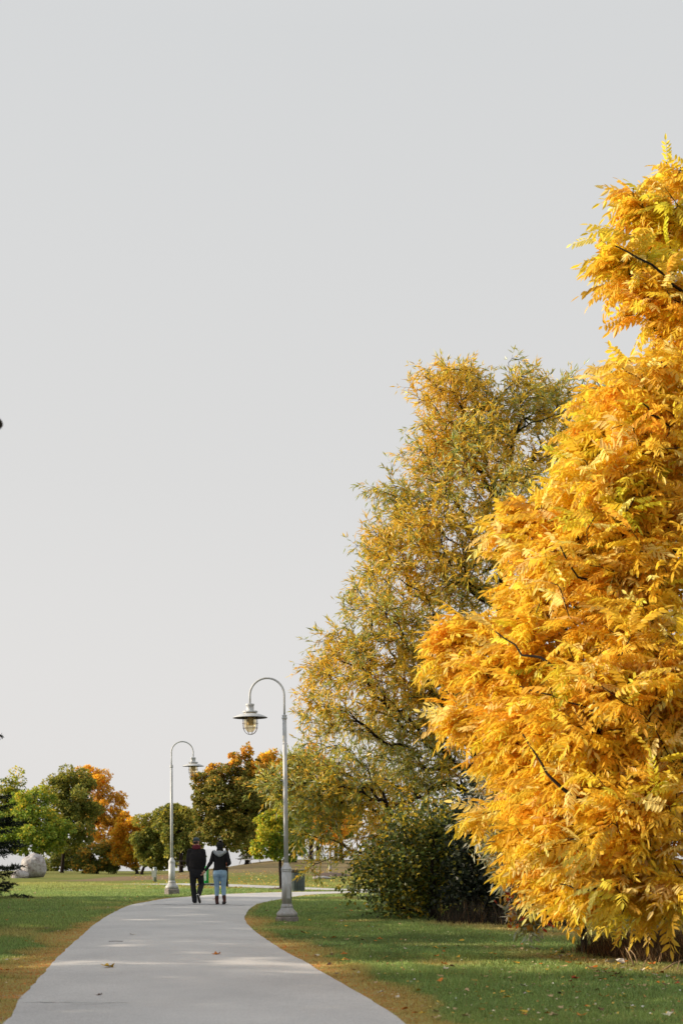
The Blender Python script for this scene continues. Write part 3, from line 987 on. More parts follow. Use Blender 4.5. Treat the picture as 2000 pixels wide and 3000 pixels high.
Y_PAL = [(4, (0.93, 0.605, 0.060)), (3, (0.93, 0.645, 0.085)), (1.3, (0.91, 0.55, 0.050)), (1.8, (0.93, 0.73, 0.25)), (0.3, (0.74, 0.44, 0.05))]
Y_GRN = [(1.5, (0.72, 0.64, 0.06)), (0.5, (0.54, 0.54, 0.05)), (2.5, (0.84, 0.68, 0.06))]
pos, fwd, tint = [], [], []
for pts in shoots:
    m = len(pts)
    w = pts[-1] + yb
    inside = (CX + w[0] * F / w[1]) < 2080
    k = (4 if w[2] > 8.3 else 5) if inside else 4
    tot = np.linalg.norm(np.diff(pts, axis=0), axis=1).sum()
    span = min(0.95, 1.25 / max(tot, 0.2))
    u = 1 - np.linspace(0, 1, k) * span - rng.random(k) * 0.03
    u = np.clip(u, 0, 1)
    ii = np.clip(u * (m - 1), 0, m - 1.001); i0 = ii.astype(int); fr = ii - i0
    p = pts[i0] * (1 - fr)[:, None] + pts[i0 + 1] * fr[:, None]
    d = pts[i0 + 1] - pts[i0]; d /= np.maximum(np.linalg.norm(d, axis=1, keepdims=True), 1e-6)
    sd = np.cross(d, [0, 0, 1.0]); sd /= np.maximum(np.linalg.norm(sd, axis=1, keepdims=True), 1e-6)
    alt = np.where(np.arange(k) % 2 == 0, 1, -1)[:, None]
    out = p * np.array([1, 1, 0]); out /= np.maximum(np.linalg.norm(out, axis=1, keepdims=True), 1e-6)
    fw = d * 0.6 + sd * alt * 0.8 + out * 0.2 + rng.normal(0, 0.42, (k, 3)) + np.array([0, 0, -0.05])
    pos.append(p); fwd.append(fw)
    gg = mnoise.noise(Vector(w) * 0.8) > 0.52 or rng.random() < 0.04 or (w[2] > 9.6 and rng.random() < 0.3)
    base = pick(Y_GRN if gg else Y_PAL, 1, rng, 0.05)
    tt = np.where(rng.random(k)[:, None] < 0.6, base, pick(Y_GRN if (gg and rng.random() < 0.6) else Y_PAL, k, rng, 0.12))
    tint.append(np.clip(tt * np.exp(rng.normal(0, 0.07, (k, 1))), 0.005, 0.9))
yp, yf, yt = np.vstack(pos), np.vstack(fwd), np.vstack(tint)
yR = rand_rot(len(yp), yf, 0.48, rng)
yS = 0.345 * rng.uniform(0.75, 1.25, len(yp))
sel = split_leaves(yp, yb, 300, rng)
mask = np.ones(len(yp), bool); mask[sel] = False
tid = rng.integers(0, 4, len(yp))
parts = []
for k in range(4):
    mk = mask & (tid == k)
    parts.append(stamp(templates[k][0], templates[k][1], yR[mk], yp[mk], yS[mk], yt[mk]))
v, f, t = merge(parts)
t = np.clip(t * (1 + RNG.normal(0, 0.05, (len(t) // 2 + 1, 1)).repeat(2, 0)[:len(t)]), 0, 0.95)
o = link(bpy.data.objects.new('crown', np_mesh('crown', v, f, M_LEAF, t)), yroot); o['kind'] = 'stuff'
for k in range(4):
    s_ = [i for i in sel if tid[i] == k]
    leaf_objects(templates[k][0], templates[k][1], yR, yp, yS, yt, s_, M_LEAF, yroot)

# ------------------------------------------------------------------ shrubs below
def leafy_shrub(name, label, base, d, lobes, pal, n_t, per, size, rng, mat, tmpl, root_r=0.05, cat='shrub', bark=M_DARKBARK, group=None, trunk=None, droop=-0.3, spread=0.16, shell=.35):
    root = thing(name, label, cat, tuple(base), group=group)
    b = np.array(base)
    tg = lobe_points(lobes, n_t, rng, d, 1.0, shell, 1.28) - b
    tg = tg[tg[:, 2] > 0.08]
    tk = trunk or [np.array(p) for p in [(0, 0, -.05), (0, 0, .3), (.03, 0, .8)]]
    ch, sh = grow(tk, tg, root_r, rng, 0.2, 0.3, tip=0.004)
    wood('trunk', ch, bark, root, 6)
    P, Fw, T = [], [], []
    for pts in sh:
        k = per; m = len(pts)
        u = 1 - rng.random(k) ** 1.3 * 0.8
        ii = np.clip(u * (m - 1), 0, m - 1.001); i0 = ii.astype(int); fr = ii - i0
        p = pts[i0] * (1 - fr)[:, None] + pts[i0 + 1] * fr[:, None]
        dd = pts[i0 + 1] - pts[i0]; dd /= np.maximum(np.linalg.norm(dd, axis=1, keepdims=True), 1e-6)
        P.append(p + rng.normal(0, spread, (k, 3)))
        Fw.append(dd * 0.7 + rng.normal(0, 0.6, (k, 3)) + np.array([0, 0, droop]))
        base_c = pick(pal, 1, rng, 0.1)
        T.append(np.where(rng.random(k)[:, None] < 0.6, base_c * np.exp(rng.normal(0, .2, (k, 1))), pick(pal, k, rng)))
    P, Fw, T = np.vstack(P), np.vstack(Fw), np.clip(np.vstack(T), .002, .9)
    ok = P[:, 2] + b[2] > float(terrain(b[0], b[1])) + 0.03
    P, Fw, T = P[ok], Fw[ok], T[ok]
    R = rand_rot(len(P), Fw, 0.7, rng)
    v, f, t = stamp(tmpl[0], tmpl[1], R, P, size * rng.uniform(.65, 1.3, len(P)), T)
    o = link(bpy.data.objects.new('crown', np_mesh('crown', v, f, mat, t)), root); o['kind'] = 'stuff'
    return root

rng = np.random.default_rng(71)
B = ground_at(1268, 2692)
leafy_shrub('shrub_tree', 'small dark green tree with olive yellow inner leaves under the willow', B, 30.4,
            [(1085, 2525, 60, -.3), (1170, 2420, 70, 0), (1060, 2570, 48, -.4), (1120, 2600, 70, -.4), (1180, 2540, 100, 0), (1240, 2440, 90, .2), (1300, 2480, 90, .4), (1180, 2640, 50, -.5), (1260, 2590, 90, .2), (1330, 2560, 70, .6), (1140, 2670, 30, -.6), (1230, 2670, 50, 0), (1330, 2400, 80, .6)],
            [(5, (0.11, 0.145, 0.034)), (2, (0.18, 0.22, 0.055)), (0.8, (0.38, 0.42, 0.24)), (1.8, (0.62, 0.46, 0.04)), (1.4, (0.40, 0.36, 0.05))],
            330, 32, 0.082, rng, M_WILLOW, (BROAD_V, BROAD_F), 0.085, 'tree', trunk=[np.array(p) for p in [(0, 0, -.05), (.0, 0, .5), (-.02, 0, 1.1), (-.03, 0, 1.6)]])
B = ground_at(1250, 2668)
leafy_shrub('undergrowth_shrub', 'olive yellow leaved shrub filling the shade behind the small dark tree', B, 32.0,
            [(1230, 2480, 70, 0), (1290, 2560, 60, 0), (1200, 2570, 60, 0), (1270, 2640, 50, 0), (1180, 2640, 34, 0), (1310, 2450, 60, 0), (1150, 2500, 50, .3)],
            [(3, (0.62, 0.48, 0.04)), (2, (0.46, 0.42, 0.05)), (2, (0.30, 0.33, 0.05)), (1, (0.74, 0.54, 0.05))], 200, 34, 0.085, rng, M_LEAF, (BROAD_V, BROAD_F), 0.04, 'shrub')
B = ground_at(1470, 2698)
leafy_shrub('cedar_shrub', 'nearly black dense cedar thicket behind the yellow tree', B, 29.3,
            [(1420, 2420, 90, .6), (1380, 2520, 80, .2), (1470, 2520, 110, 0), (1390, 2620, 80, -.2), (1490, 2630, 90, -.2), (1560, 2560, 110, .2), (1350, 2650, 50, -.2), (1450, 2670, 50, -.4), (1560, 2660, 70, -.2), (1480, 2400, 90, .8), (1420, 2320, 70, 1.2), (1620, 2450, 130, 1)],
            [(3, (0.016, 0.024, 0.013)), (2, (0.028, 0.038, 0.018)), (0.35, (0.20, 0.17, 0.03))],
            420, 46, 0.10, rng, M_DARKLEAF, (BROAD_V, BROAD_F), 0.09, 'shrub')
B = ground_at(1545, 2735)
leafy_shrub('willow_sapling', 'silvery leaved willow sapling poking out left of the yellow crown', B, 20.3,
            [(1425, 2320, 36, 0), (1425, 2400, 40, 0), (1445, 2470, 42, -.1), (1475, 2530, 38, -.1), (1525, 2640, 42, -.2), (1505, 2590, 35, -.2), (1550, 2690, 35, -.2), (1520, 2400, 70, .2), (1550, 2520, 70, .2), (1450, 2270, 30, .1)],
            [(2, (0.36, 0.38, 0.28)), (2, (0.55, 0.56, 0.46)), (2, (0.60, 0.36, 0.04)), (1, (0.20, 0.22, 0.08))],
            170, 26, 0.15, rng, M_WILLOW, (LANCE_V * np.array([1, 1.25, 1]), LANCE_F), 0.03, 'sapling', spread=0.09)
B = ground_at(1575, 2735)
leafy_shrub('red_creeper', 'scarlet leaved creeper at the foot of the yellow crown', B, 21.3,
            [(1522, 2650, 34, -1.4), (1508, 2690, 26, -1.4), (1548, 2610, 40, -1.6), (1540, 2560, 34, -1.6), (1600, 2650, 40, -.8), (1515, 2712, 14, -.6), (1690, 2420, 30, -3.6)],
            [(3, (0.52, 0.07, 0.03)), (2, (0.66, 0.16, 0.04)), (2, (0.60, 0.36, 0.06)), (1, (0.36, 0.05, 0.03))],
            40, 6, 0.075, rng, M_LEAF, (BROAD_V, BROAD_F), 0.015, 'creeper', spread=0.10)
# sapling stem at the edge of the brush
B = ground_at(1712, 2797)
leafy_shrub('young_tree', 'thin brown sapling trunk standing at the left end of the dry brush', B, B.y,
            [(1700, 2600, 45, 0), (1660, 2640, 30, 0), (1740, 2650, 40, 0)], Y_PAL, 26, 10, 0.10, rng, M_LEAF, (BROAD_V, BROAD_F), 0.045, 'sapling',
            bark=M_BARK, trunk=[np.array(p) for p in [(0, 0, -.03), (-.02, 0, .3), (-.03, 0, .62), (-.05, 0, .9)]])

# ------------------------------------------------------------------ dry brush under the yellow tree
def blades(x, y, z, h, w, col, rng, lean=0.35, base_dark=False):
    n = len(x)
    a = rng.uniform(0, 2 * PI, n)
    lx = rng.normal(0, lean, n) * h; ly = rng.normal(0, lean, n) * h
    dx, dy = np.cos(a) * w / 2, np.sin(a) * w / 2
    V = np.empty((n, 3, 3))
    V[:, 0] = np.c_[x - dx, y - dy, z]; V[:, 1] = np.c_[x + dx, y + dy, z]
    V[:, 2] = np.c_[x + lx, y + ly, z + h]
    Fc = np.arange(n * 3).reshape(n, 3)
    return V.reshape(-1, 3), Fc, np.repeat(col, 3, 0)

rng = np.random.default_rng(81)
n = 15000
t_ = rng.random(n)
bx0 = np.interp(t_, [0, .35, 1], [3.30, 3.85, 5.8]); by0 = np.interp(t_, [0, .35, 1], [20.2, 18.7, 17.0])
off = np.abs(rng.normal(0, 0.9, n))
x = bx0 + off * 0.85 + rng.normal(0, .12, n); y = by0 + off * 0.75 + rng.normal(0, .12, n)
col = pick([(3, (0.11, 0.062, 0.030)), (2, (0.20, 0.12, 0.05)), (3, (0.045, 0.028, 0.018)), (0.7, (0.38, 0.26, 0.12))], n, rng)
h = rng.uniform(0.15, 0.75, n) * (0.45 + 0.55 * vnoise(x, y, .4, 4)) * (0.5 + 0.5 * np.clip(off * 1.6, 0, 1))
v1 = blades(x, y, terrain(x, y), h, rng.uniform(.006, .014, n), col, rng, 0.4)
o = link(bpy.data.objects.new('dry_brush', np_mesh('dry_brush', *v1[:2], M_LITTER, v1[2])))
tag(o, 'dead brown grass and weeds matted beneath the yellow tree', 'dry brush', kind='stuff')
n = 2200
x = rng.uniform(1.9, 4.6, n); y = 28.2 - (x - 1.9) * 0.55 + np.abs(rng.normal(0, .5, n))
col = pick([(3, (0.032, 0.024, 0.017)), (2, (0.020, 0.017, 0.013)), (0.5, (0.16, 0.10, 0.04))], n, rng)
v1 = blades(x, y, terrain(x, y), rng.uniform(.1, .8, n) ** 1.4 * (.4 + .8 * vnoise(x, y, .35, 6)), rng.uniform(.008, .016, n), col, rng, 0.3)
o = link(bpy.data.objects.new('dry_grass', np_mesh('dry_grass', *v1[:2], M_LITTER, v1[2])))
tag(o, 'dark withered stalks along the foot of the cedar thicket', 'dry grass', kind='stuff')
M_STALK = simple('dead_stalk', (0.40, 0.29, 0.17), (0.22, 0.15, 0.09), 20, 0.9)
for (p0, p1, r) in [((1858, 2832), (1828, 2772), .010), ((1868, 2826), (1838, 2776), .008), ((1932, 2846), (2000, 2812), .013), ((1978, 2852), (1990, 2812), .007), ((1880, 2838), (1905, 2800), .006)]:
    a = ground_at(*p0)
    b_ = at(p1[0], p1[1], a.y + 0.15)
    mid = (a + b_) / 2 + Vector((random.uniform(-.02, .02), 0, .02))
    o = MB().tube([a - Vector((0, 0, .01)), mid, b_], [r, r * .85, r * .55], 6).build('dead_stalk', M_STALK)
    tag(o, 'bare straw coloured dead stalk leaning out of the dry brush', 'stalk', 'dead stalks in the brush')
M_PAPER = simple('white_paper', (0.78, 0.77, 0.75), (0.66, 0.65, 0.63), 30, 0.8)
p = ground_at(1800, 2823)
mb = MB()
nx, ny = 6, 4
vv = [(-.12 + .24 * i / (nx - 1), -.06 + .12 * j / (ny - 1), .03 + .035 * math.sin(i * 1.1) * math.cos(j * 1.3) + .012 * random.random()) for j in range(ny) for i in range(nx)]
ff = [(j * nx + i, j * nx + i + 1, (j + 1) * nx + i + 1, (j + 1) * nx + i) for j in range(ny - 1) for i in range(nx - 1)]
o = mb.add(vv, ff).build('paper_scrap', M_PAPER); o.location = p
tag(o, 'crumpled white paper scrap lying at the edge of the dry brush', 'litter')

# ------------------------------------------------------------------ grass
rng = np.random.default_rng(91)
n = 480000
yy = 11.0 + (62 - 11.0) * rng.random(n) ** 1.9
half = 0.262 * yy + 0.5
xx = rng.uniform(-1, 1, n) * half
mk = ~(in_poly(xx, yy, POLY1) | in_poly(xx, yy, POLY2))
xx, yy = xx[mk], yy[mk]
gcol, gdry = grass_colour(xx, yy)
n1 = vnoise(xx, yy, 0.22, 11); n2 = vnoise(xx, yy, 1.1, 12)
hh = (0.022 + 0.060 * n1 * (0.25 + n2)) * rng.uniform(0.6, 1.3, len(xx)) * (1 - 0.62 * gdry)
ww = 0.0055 + 0.00030 * yy
jit = np.exp(rng.normal(0, 0.25, (len(xx), 1)))
gcol = np.clip(gcol * np.array([2.5, 2.3, 2.3]) * jit, 0.004, 0.6)
straw = rng.random(len(xx)) < 0.07
gcol[straw] = gcol[straw] * 0.35 + np.array([0.34, 0.29, 0.13]) * 0.65
v1 = blades(xx, yy, terrain(xx, yy) - 0.004, hh, ww, gcol, rng, 0.45)
o = link(bpy.data.objects.new('grass', np_mesh('grass', *v1[:2], M_GRASSB, v1[2])))
tag(o, 'short green park grass browning along the path edges', 'grass', kind='stuff')

# ------------------------------------------------------------------ fallen leaves
def leaf_shape(kind, rng):
    if kind == 0:   # lobed
        out = []
        for k in range(15):
            a = 2 * PI * k / 15
            r = (1.0 if k % 3 == 0 else 0.62 if k % 3 == 1 else 0.55) * rng.uniform(.85, 1.1)
            out.append((r * math.cos(a), r * math.sin(a)))
    else:           # oval
        out = [(math.cos(2 * PI * k / 10), 0.48 * math.sin(2 * PI * k / 10)) for k in range(10)]
    a = rng.uniform(0, PI)
    c = (math.cos(a), math.sin(a))
    vs = [(0, 0, 0.10)]
    cu = rng.uniform(0.25, 0.75)
    for x, y in out:
        u = x * c[0] + y * c[1]
        vs.append((x, y, 0.10 + cu * u * u * 0.8 + rng.uniform(-.06, .06)))
    m = len(out)
    return vs, [(0, 1 + k, 1 + (k + 1) % m) for k in range(m)]
LEAF_COL = {'yellow': (0.66, 0.42, 0.05), 'orange': (0.58, 0.20, 0.03), 'tan': (0.50, 0.36, 0.20), 'red': (0.36, 0.06, 0.025), 'pale': (0.62, 0.58, 0.46), 'brown': (0.15, 0.085, 0.05)}
FL = {}
for cname, cc in LEAF_COL.items():
    m_ = simple('fallen_' + cname, cc, tuple(x * .65 for x in cc), 3.0, 0.75, spec=.25)
    FL[cname] = []
    for k in range(4):
        vs, fs = leaf_shape(k % 2, np.random.default_rng(100 + k))
        me = MB().add(vs, fs).mesh('fallen_leaf', m_)
        FL[cname].append(me)
def put_leaf(x, y, s, cname, label, group=None, k=None, z=None, rz=None):
    o = bpy.data.objects.new('fallen_leaf', FL[cname][random.randrange(4) if k is None else k])
    C.objects.link(o)
    o.scale = (s, s, s)
    zz = float(terrain(x, y)) if z is None else z
    o.location = (x, y, zz)
    o.rotation_euler = (random.uniform(-.25, .25), random.uniform(-.25, .25), random.uniform(0, 6.28) if rz is None else rz)
    return tag(o, label, 'leaf', group)
rng = np.random.default_rng(95)
cnt = 0
place_word = {'R': 'on the lawn right of the path', 'L': 'on the lawn left of the path', 'E': 'in the litter before the dry brush'}
while cnt < 280:
    which = rng.choice(['R', 'L', 'E'], p=[.60, .22, .18])
    if which == 'R':
        px, py = rng.uniform(770, 2000), 2640 + 360 * rng.random() ** 1.25
    elif which == 'L':
        px, py = rng.uniform(0, 420), 2600 + 380 * rng.random() ** 1.2
    else:
        t0 = rng.random(); px = 1500 + 500 * t0; py = 2772 + 95 * t0 + rng.normal(12, 18)
    x, y = gp(px, py)
    xa, ya = np.array([x]), np.array([y])
    if in_poly(xa, ya, POLY1)[0]: continue
    if px > 1150 and py < 2700 + (px - 1150) * 0.16: continue
    if which == 'L' and edge_dist(xa, ya)[0][0] < 0.15: continue
    cn = rng.choice(['yellow', 'orange', 'tan', 'red', 'pale', 'brown'], p=[.24, .24, .22, .06, .14, .10])
    sz = float(rng.uniform(.030, .062))
    de = edge_dist(xa, ya)[0][0]
    if which == 'R':
        zone = ('on the grass around the near lamp foot' if math.hypot(x + 1.1, y - 29) < 3.5 else 'in the dry fringe right of the path' if de < .55 else
                'on the shaded lawn before the dark thicket' if y > 23 else 'on the lawn in front of the yellow tree' if x > 2.0 else 'on the open lawn right of the path')
    elif which == 'L':
        zone = 'in the dry fringe left of the path' if de < .6 else 'on the lawn left of the path near the spruce' if y > 32 else 'on the near lawn left of the path'
    else:
        zone = 'in the litter before the dry brush'
    szw = 'small ' if sz < .040 else 'broad ' if sz > .053 else ''
    put_leaf(x, y, sz, cn, f'{szw}{ {"pale": "bleached pale", "tan": "dry tan"}.get(cn, cn)} fallen leaf {zone}', f'fallen leaves {place_word[which]}', z=0.028)
    cnt += 1
for px, py, s, cn, lab in [(318, 2838, .105, 'yellow', 'large curled yellow green leaf lying on the path'), (636, 2800, .075, 'orange', 'small curled orange leaf on the right half of the path'),
                           (388, 2742, .06, 'tan', 'flat tan leaf on the path ahead of the curled yellow leaf'), (293, 2920, .04, 'brown', 'dark brown leaf fragment near the bottom of the path'),
                           (626, 2637, .06, 'red', 'dark red leaf on the path beside the woman')]:
    x, y = gp(px, py)
    put_leaf(x, y, s, cn, lab, k=0 if cn != 'tan' else 1, z=0.016, rz=0.6)
x, y = gp(340, 2762)
tag(MB().tube([(-.11, 0, .005), (0, .004, .009), (.11, -.006, .005)], .004, 5).build('twig', M_BARK), 'thin brown twig lying on the path', 'twig')
bpy.data.objects['twig'].location = (x, y, .018)
# fine crumbs of leaf on the near lawn
rng = np.random.default_rng(97)
n = 4200
yy = 12 + 30 * rng.random(n) ** 1.5
xx = rng.uniform(-.27, .27, n) * yy
m1 = ~in_poly(xx, yy, POLY1)
m1 &= rng.random(n) < np.where(xx > 0, .85, .4)
xx, yy = xx[m1], yy[m1]
P3 = np.c_[xx, yy, terrain(xx, yy) + .022 + .012 * rng.random(len(xx))]
Rr = rand_rot(len(P3), rng.normal(0, 1, (len(P3), 3)) * np.array([1, 1, .3]), .35, rng)
v, f, t = stamp(KITE_V, KITE_F, Rr, P3, rng.uniform(.018, .045, len(P3)), pick([(2, (.62, .42, .10)), (2, (.50, .28, .08)), (3, (.58, .50, .33)), (1.5, (.30, .16, .07)), (.6, (.70, .68, .60))], len(P3), rng))
o = link(bpy.data.objects.new('leaf_crumbs', np_mesh('leaf_crumbs', v, f, M_LITTER, t)))
tag(o, 'fine crumbs of dry leaf sprinkled through the near lawn', 'leaf litter', kind='stuff')
# distant litter
rng = np.random.default_rng(96)
n = 2300
px = rng.uniform(380, 1120, n); py = 2560 + 45 * rng.random(n)
pts = np.array([gp(a, b) for a, b in zip(px, py)])
m1 = ~(in_poly(pts[:, 0], pts[:, 1], POLY2) | in_poly(pts[:, 0], pts[:, 1], POLY1)) & (rng.random(n) < np.interp(px, [380, 640, 1120], [.25, .8, 1]))
pts = pts[m1]
P3 = np.c_[pts, terrain(pts[:, 0], pts[:, 1]) + 0.03]
Rr = rand_rot(len(P3), rng.normal(0, 1, (len(P3), 3)) * np.array([1, 1, .3]), .35, rng)
v, f, t = stamp(KITE_V, KITE_F, Rr, P3, rng.uniform(.05, .10, len(P3)), pick([(3, (.62, .42, .08)), (2, (.66, .34, .06)), (2, (.6, .52, .25)), (1, (.4, .16, .04))], len(P3), rng))
o = link(bpy.data.objects.new('leaf_litter', np_mesh('leaf_litter', v, f, M_LITTER, t)))
tag(o, 'yellow leaves strewn over the grass beyond the far path', 'leaf litter', kind='stuff')

# ------------------------------------------------------------------ spruces (one shows at the left edge, the others shade the lawn)
def make_spruce(label, H, Rb, seed, per=26, group='dark spruces left of the lawn'):
    rng = np.random.default_rng(seed)
    root = thing('spruce_tree', label, 'tree', (0, 0, 0), group=group)
    mb = MB()
    mb.tube([(0, 0, -.05), (0, 0, H * .5), (0, 0, H * 0.99)], [.15, .09, .015], 8, cap=False)
    pos, fwd = [], []
    z = 0.25
    while z < H * 0.97:
        L0 = Rb * (1 - z / H) ** 0.8 + 0.12
        for k in range(rng.integers(6, 9)):
            a = rng.uniform(0, 2 * PI); L = L0 * rng.uniform(.7, 1.2)
            out = np.array([math.cos(a), math.sin(a), 0])
            s = np.linspace(0, 1, 7)
            cur = np.array([0, 0, z + rng.uniform(-.1, .1)])[None] + out[None] * (s * L)[:, None] + np.array([0, 0, 1])[None] * (L * (-.28 * s + .22 * s ** 3))[:, None]
            mb.tube([tuple(q) for q in cur], [.022 * (1 - u) + .004 for u in s], 4, cap=False)
            sd = np.cross(out, [0, 0, 1])
            nt_ = int(7 + L * 10)
            for j in range(nt_):
                u = 0.12 + 0.88 * j / nt_
                base = np.array([np.interp(u, s, cur[:, i]) for i in range(3)])
                tl = 0.16 + 0.40 * L * (1 - u) * rng.uniform(.6, 1.1)
                sg = 1 if j % 2 else -1
                dr = out * 0.75 + sd * sg * 0.8 + np.array([0, 0, rng.uniform(-.45, .05)])
                dr /= np.linalg.norm(dr)
                uu = rng.random(per)
                pos.append(base + dr[None] * (uu * tl)[:, None])
                fwd.append(dr[None] * 0.7 + rng.normal(0, .55, (per, 3)))
        z += 0.30 + 0.02 * z
    P, Fw = np.vstack(pos), np.vstack(fwd)
    R = rand_rot(len(P), Fw, .8, rng)
    T = pick([(3, (.012, .020, .012)), (1, (.022, .034, .018))], len(P), rng)
    tv = np.array([(0, -.11, 0), (0, .11, 0), (1, 0, 0)], float); tf = np.array([(0, 1, 2)])
    v, f, t = stamp(tv, tf, R, P, .115 * rng.uniform(.6, 1.3, len(P)), T)
    mb.build('trunk', M_DARKBARK, root)
    o = link(bpy.data.objects.new('crown', np_mesh('crown', v, f, M_NEEDLE, t)), root); o['kind'] = 'stuff'
    return root
spr = make_spruce('black green spruce reaching in at the left edge before the boulder', 8.6, 2.05, 5)
sx, sy = (-118 - CX) * 43 / F, 43.0
spr.location = (sx, sy, 0)
# row of spruces outside the picture on the sunny side; they throw the shade over lawn and path
def row_pos(w):
    q = .361 * w + 3.6
    return (.06 * w - .985 * q, .985 * w + .06 * q, q)
for i, w in enumerate([3.4, 4.9, 6.3, 7.8, 9.2, 10.5, 11.8, 13.1, 14.4, 15.6, 16.9, 19.8, 21.2, 23.2, 24.6, 26.0, 27.5, 29.0, 30.6, 32.2, 33.8, 35.4, 37.0, 38.6, 40.2]):
    c = copy_tree(spr)
    c['label'] = 'dark spruce in the row outside the left edge that shades the path'
    X, Y, q = row_pos(w)
    hs = (.29 * q + 2.1) / 8.6 * random.uniform(.95, 1.08); ws = random.uniform(.95, 1.15)
    c.location = (X, Y, float(terrain(X, Y)))
    c.scale = (ws, ws, hs)
    c.rotation_euler = (0, 0, i * 1.3)

# ------------------------------------------------------------------ lamps
def arc(cx, cz, r, a0, a1, n):
    return [(cx + r * math.cos(a0 + (a1 - a0) * i / n), 0, cz + r * math.sin(a0 + (a1 - a0) * i / n)) for i in range(n + 1)]

def make_lamp(label, concrete=False):
    """Local frame: post at the origin, arm towards -x."""
    root = thing('street_lamp', label, 'street lamp', (0, 0, 0), group='street lamps along the path')
    if concrete:
        MB().lathe([(.255, -.02), (.26, .02), (.258, .15), (.235, .185)], 8, sm=False, phase=.5).build('footing', M_CONC, root)
        z0 = .18
    else:
        MB().lathe([(.245, -.02), (.245, .075), (.235, .09)], 8, sm=False, phase=.5).build('footing', M_CONC, root)
        z0 = .088
    MB().lathe([(.213, z0), (.216, z0 + .055), (.212, z0 + .075), (.195, z0 + .10), (.16, z0 + .135), (.135, z0 + .165), (.122, z0 + .20)], 24).build('base', M_LAMP, root)
    MB().lathe([(.123, z0 + .198), (.128, z0 + .215), (.123, z0 + .232), (.114, z0 + .236), (.116, z0 + .25), (.112, z0 + .262), (.103, z0 + .27)], 24).build('base_ring', M_LAMP, root)
    MB().lathe([(.103, .33), (.103, 1.03)], 24).build('shaft', M_LAMP, root)
    mbd = MB().box((0.045, -.098, .62), (.075, .012, .30))
    mbd.build('hatch', M_LAMP, root)
    mb = MB().lathe([(.108, 1.022), (.112, 1.032), (.108, 1.044), (.103, 1.05), (.112, 1.056), (.112, 1.07), (.104, 1.085), (.092, 1.11), (.066, 1.15), (.048, 1.20)], 24)
    mb.build('collar', M_LAMP, root)
    MB().lathe([(.047, 1.19), (.046, 2.6), (.041, 4.15)], 18).build('pole', M_LAMP, root)
    MB().lathe([(.042, 4.13), (.054, 4.14), (.055, 4.175), (.046, 4.18), (.046, 4.19), (.052, 4.20), (.050, 4.22), (.024, 4.225)], 18).build('pole_ring', M_LAMP, root)
    pts = [(0, 0, 4.2), (0, 0, 4.45)] + arc(-.353, 4.63, .353, 0, PI, 20) + [(-.706, 0, 4.45)]
    MB().tube(pts, .0215, 10).build('arm', M_LAMP, root)
    hx = -.706
    MB().lathe([(.03, 4.47), (.086, 4.462), (.088, 4.43), (.079, 4.425), (.079, 4.325), (.10, 4.318), (.155, 4.312), (.156, 4.285), (.12, 4.278), (.075, 4.275)], 24, (hx, 0, 0)).build('socket', M_LAMP, root)
    MB().lathe([(.12, 4.279), (.118, 4.255)], 24, (hx, 0, 0)).build('neck', M_LAMPTUBE, root)
    br = MB()
    for k in range(4):
        a = PI / 4 + k * PI / 2 + .3
        br.box((hx + .15 * math.cos(a), .15 * math.sin(a), 4.285), (.014, .014, .07), Matrix.Rotation(a, 3, 'Z'))
    br.build('bracket', M_LAMP, root)
    up = MB().lathe([(.13, 4.262), (.19, 4.252), (.25, 4.232), (.31, 4.206), (.352, 4.183), (.356, 4.176)], 40, (hx, 0, 0), cap=False)
    shade = up.build('shade', M_LAMP, root)
    MB().lathe([(.354, 4.175), (.31, 4.196), (.25, 4.222), (.19, 4.242), (.10, 4.25)], 40, (hx, 0, 0), cap=False).build('reflector', M_SHADE_IN, shade)
    gl = MB().lathe([(.125, 4.25), (.125, 4.05), (.118, 4.0), (.10, 3.945), (.07, 3.90), (.035, 3.885), (.004, 3.882)], 24, (hx, 0, 0), cap=False).build('globe', M_GLASS, root)
    MB().lathe([(.066, 4.24), (.066, 4.03), (.05, 4.022)], 18, (hx, 0, 0)).build('bulb', M_LAMPTUBE, gl)
    cg = MB()
    for k in range(4):
        a = k * PI / 4 + .45
        prof = [(.155, 4.20), (.155, 4.02), (.148, 3.96), (.125, 3.90), (.09, 3.86), (.045, 3.838), (0, 3.83)]
        pts = [(hx + r * math.cos(a), r * math.sin(a), z) for r, z in prof] + [(hx - r * math.cos(a), -r * math.sin(a), z) for r, z in reversed(prof[:-1])]
        cg.tube(pts, .0045, 5)
    for r, z in ((.159, 4.175), (.159, 4.06), (.150, 3.965)):
        cg.tube([(hx + r * math.cos(2 * PI * k / 24), r * math.sin(2 * PI * k / 24), z) for k in range(24)], .0045, 5, closed=True)
    cg.build('cage', M_WIRE, root)
    return root

l1 = make_lamp('near grey lamp post on the grass right of the path, head over the path')
p = ground_at(841, 2699)
l1.location = (p.x, p.y, 0)
l1.rotation_euler = (0, math.radians(-.75), math.radians(-4))
l2 = make_lamp('farther pale lamp post left of the path with its head to the right', True)
p = ground_at(504, 2620)
l2.location = (p.x, p.y, 0)
l2.rotation_euler = (0, math.radians(.2), PI + math.radians(4))
l3 = copy_tree(l1)
l3['label'] = 'lamp whose brown shade rim just enters at the left edge high up'
l3.location = (-2.492 - .706, 8.95, 0)
l3.rotation_euler = (0, 0, PI)

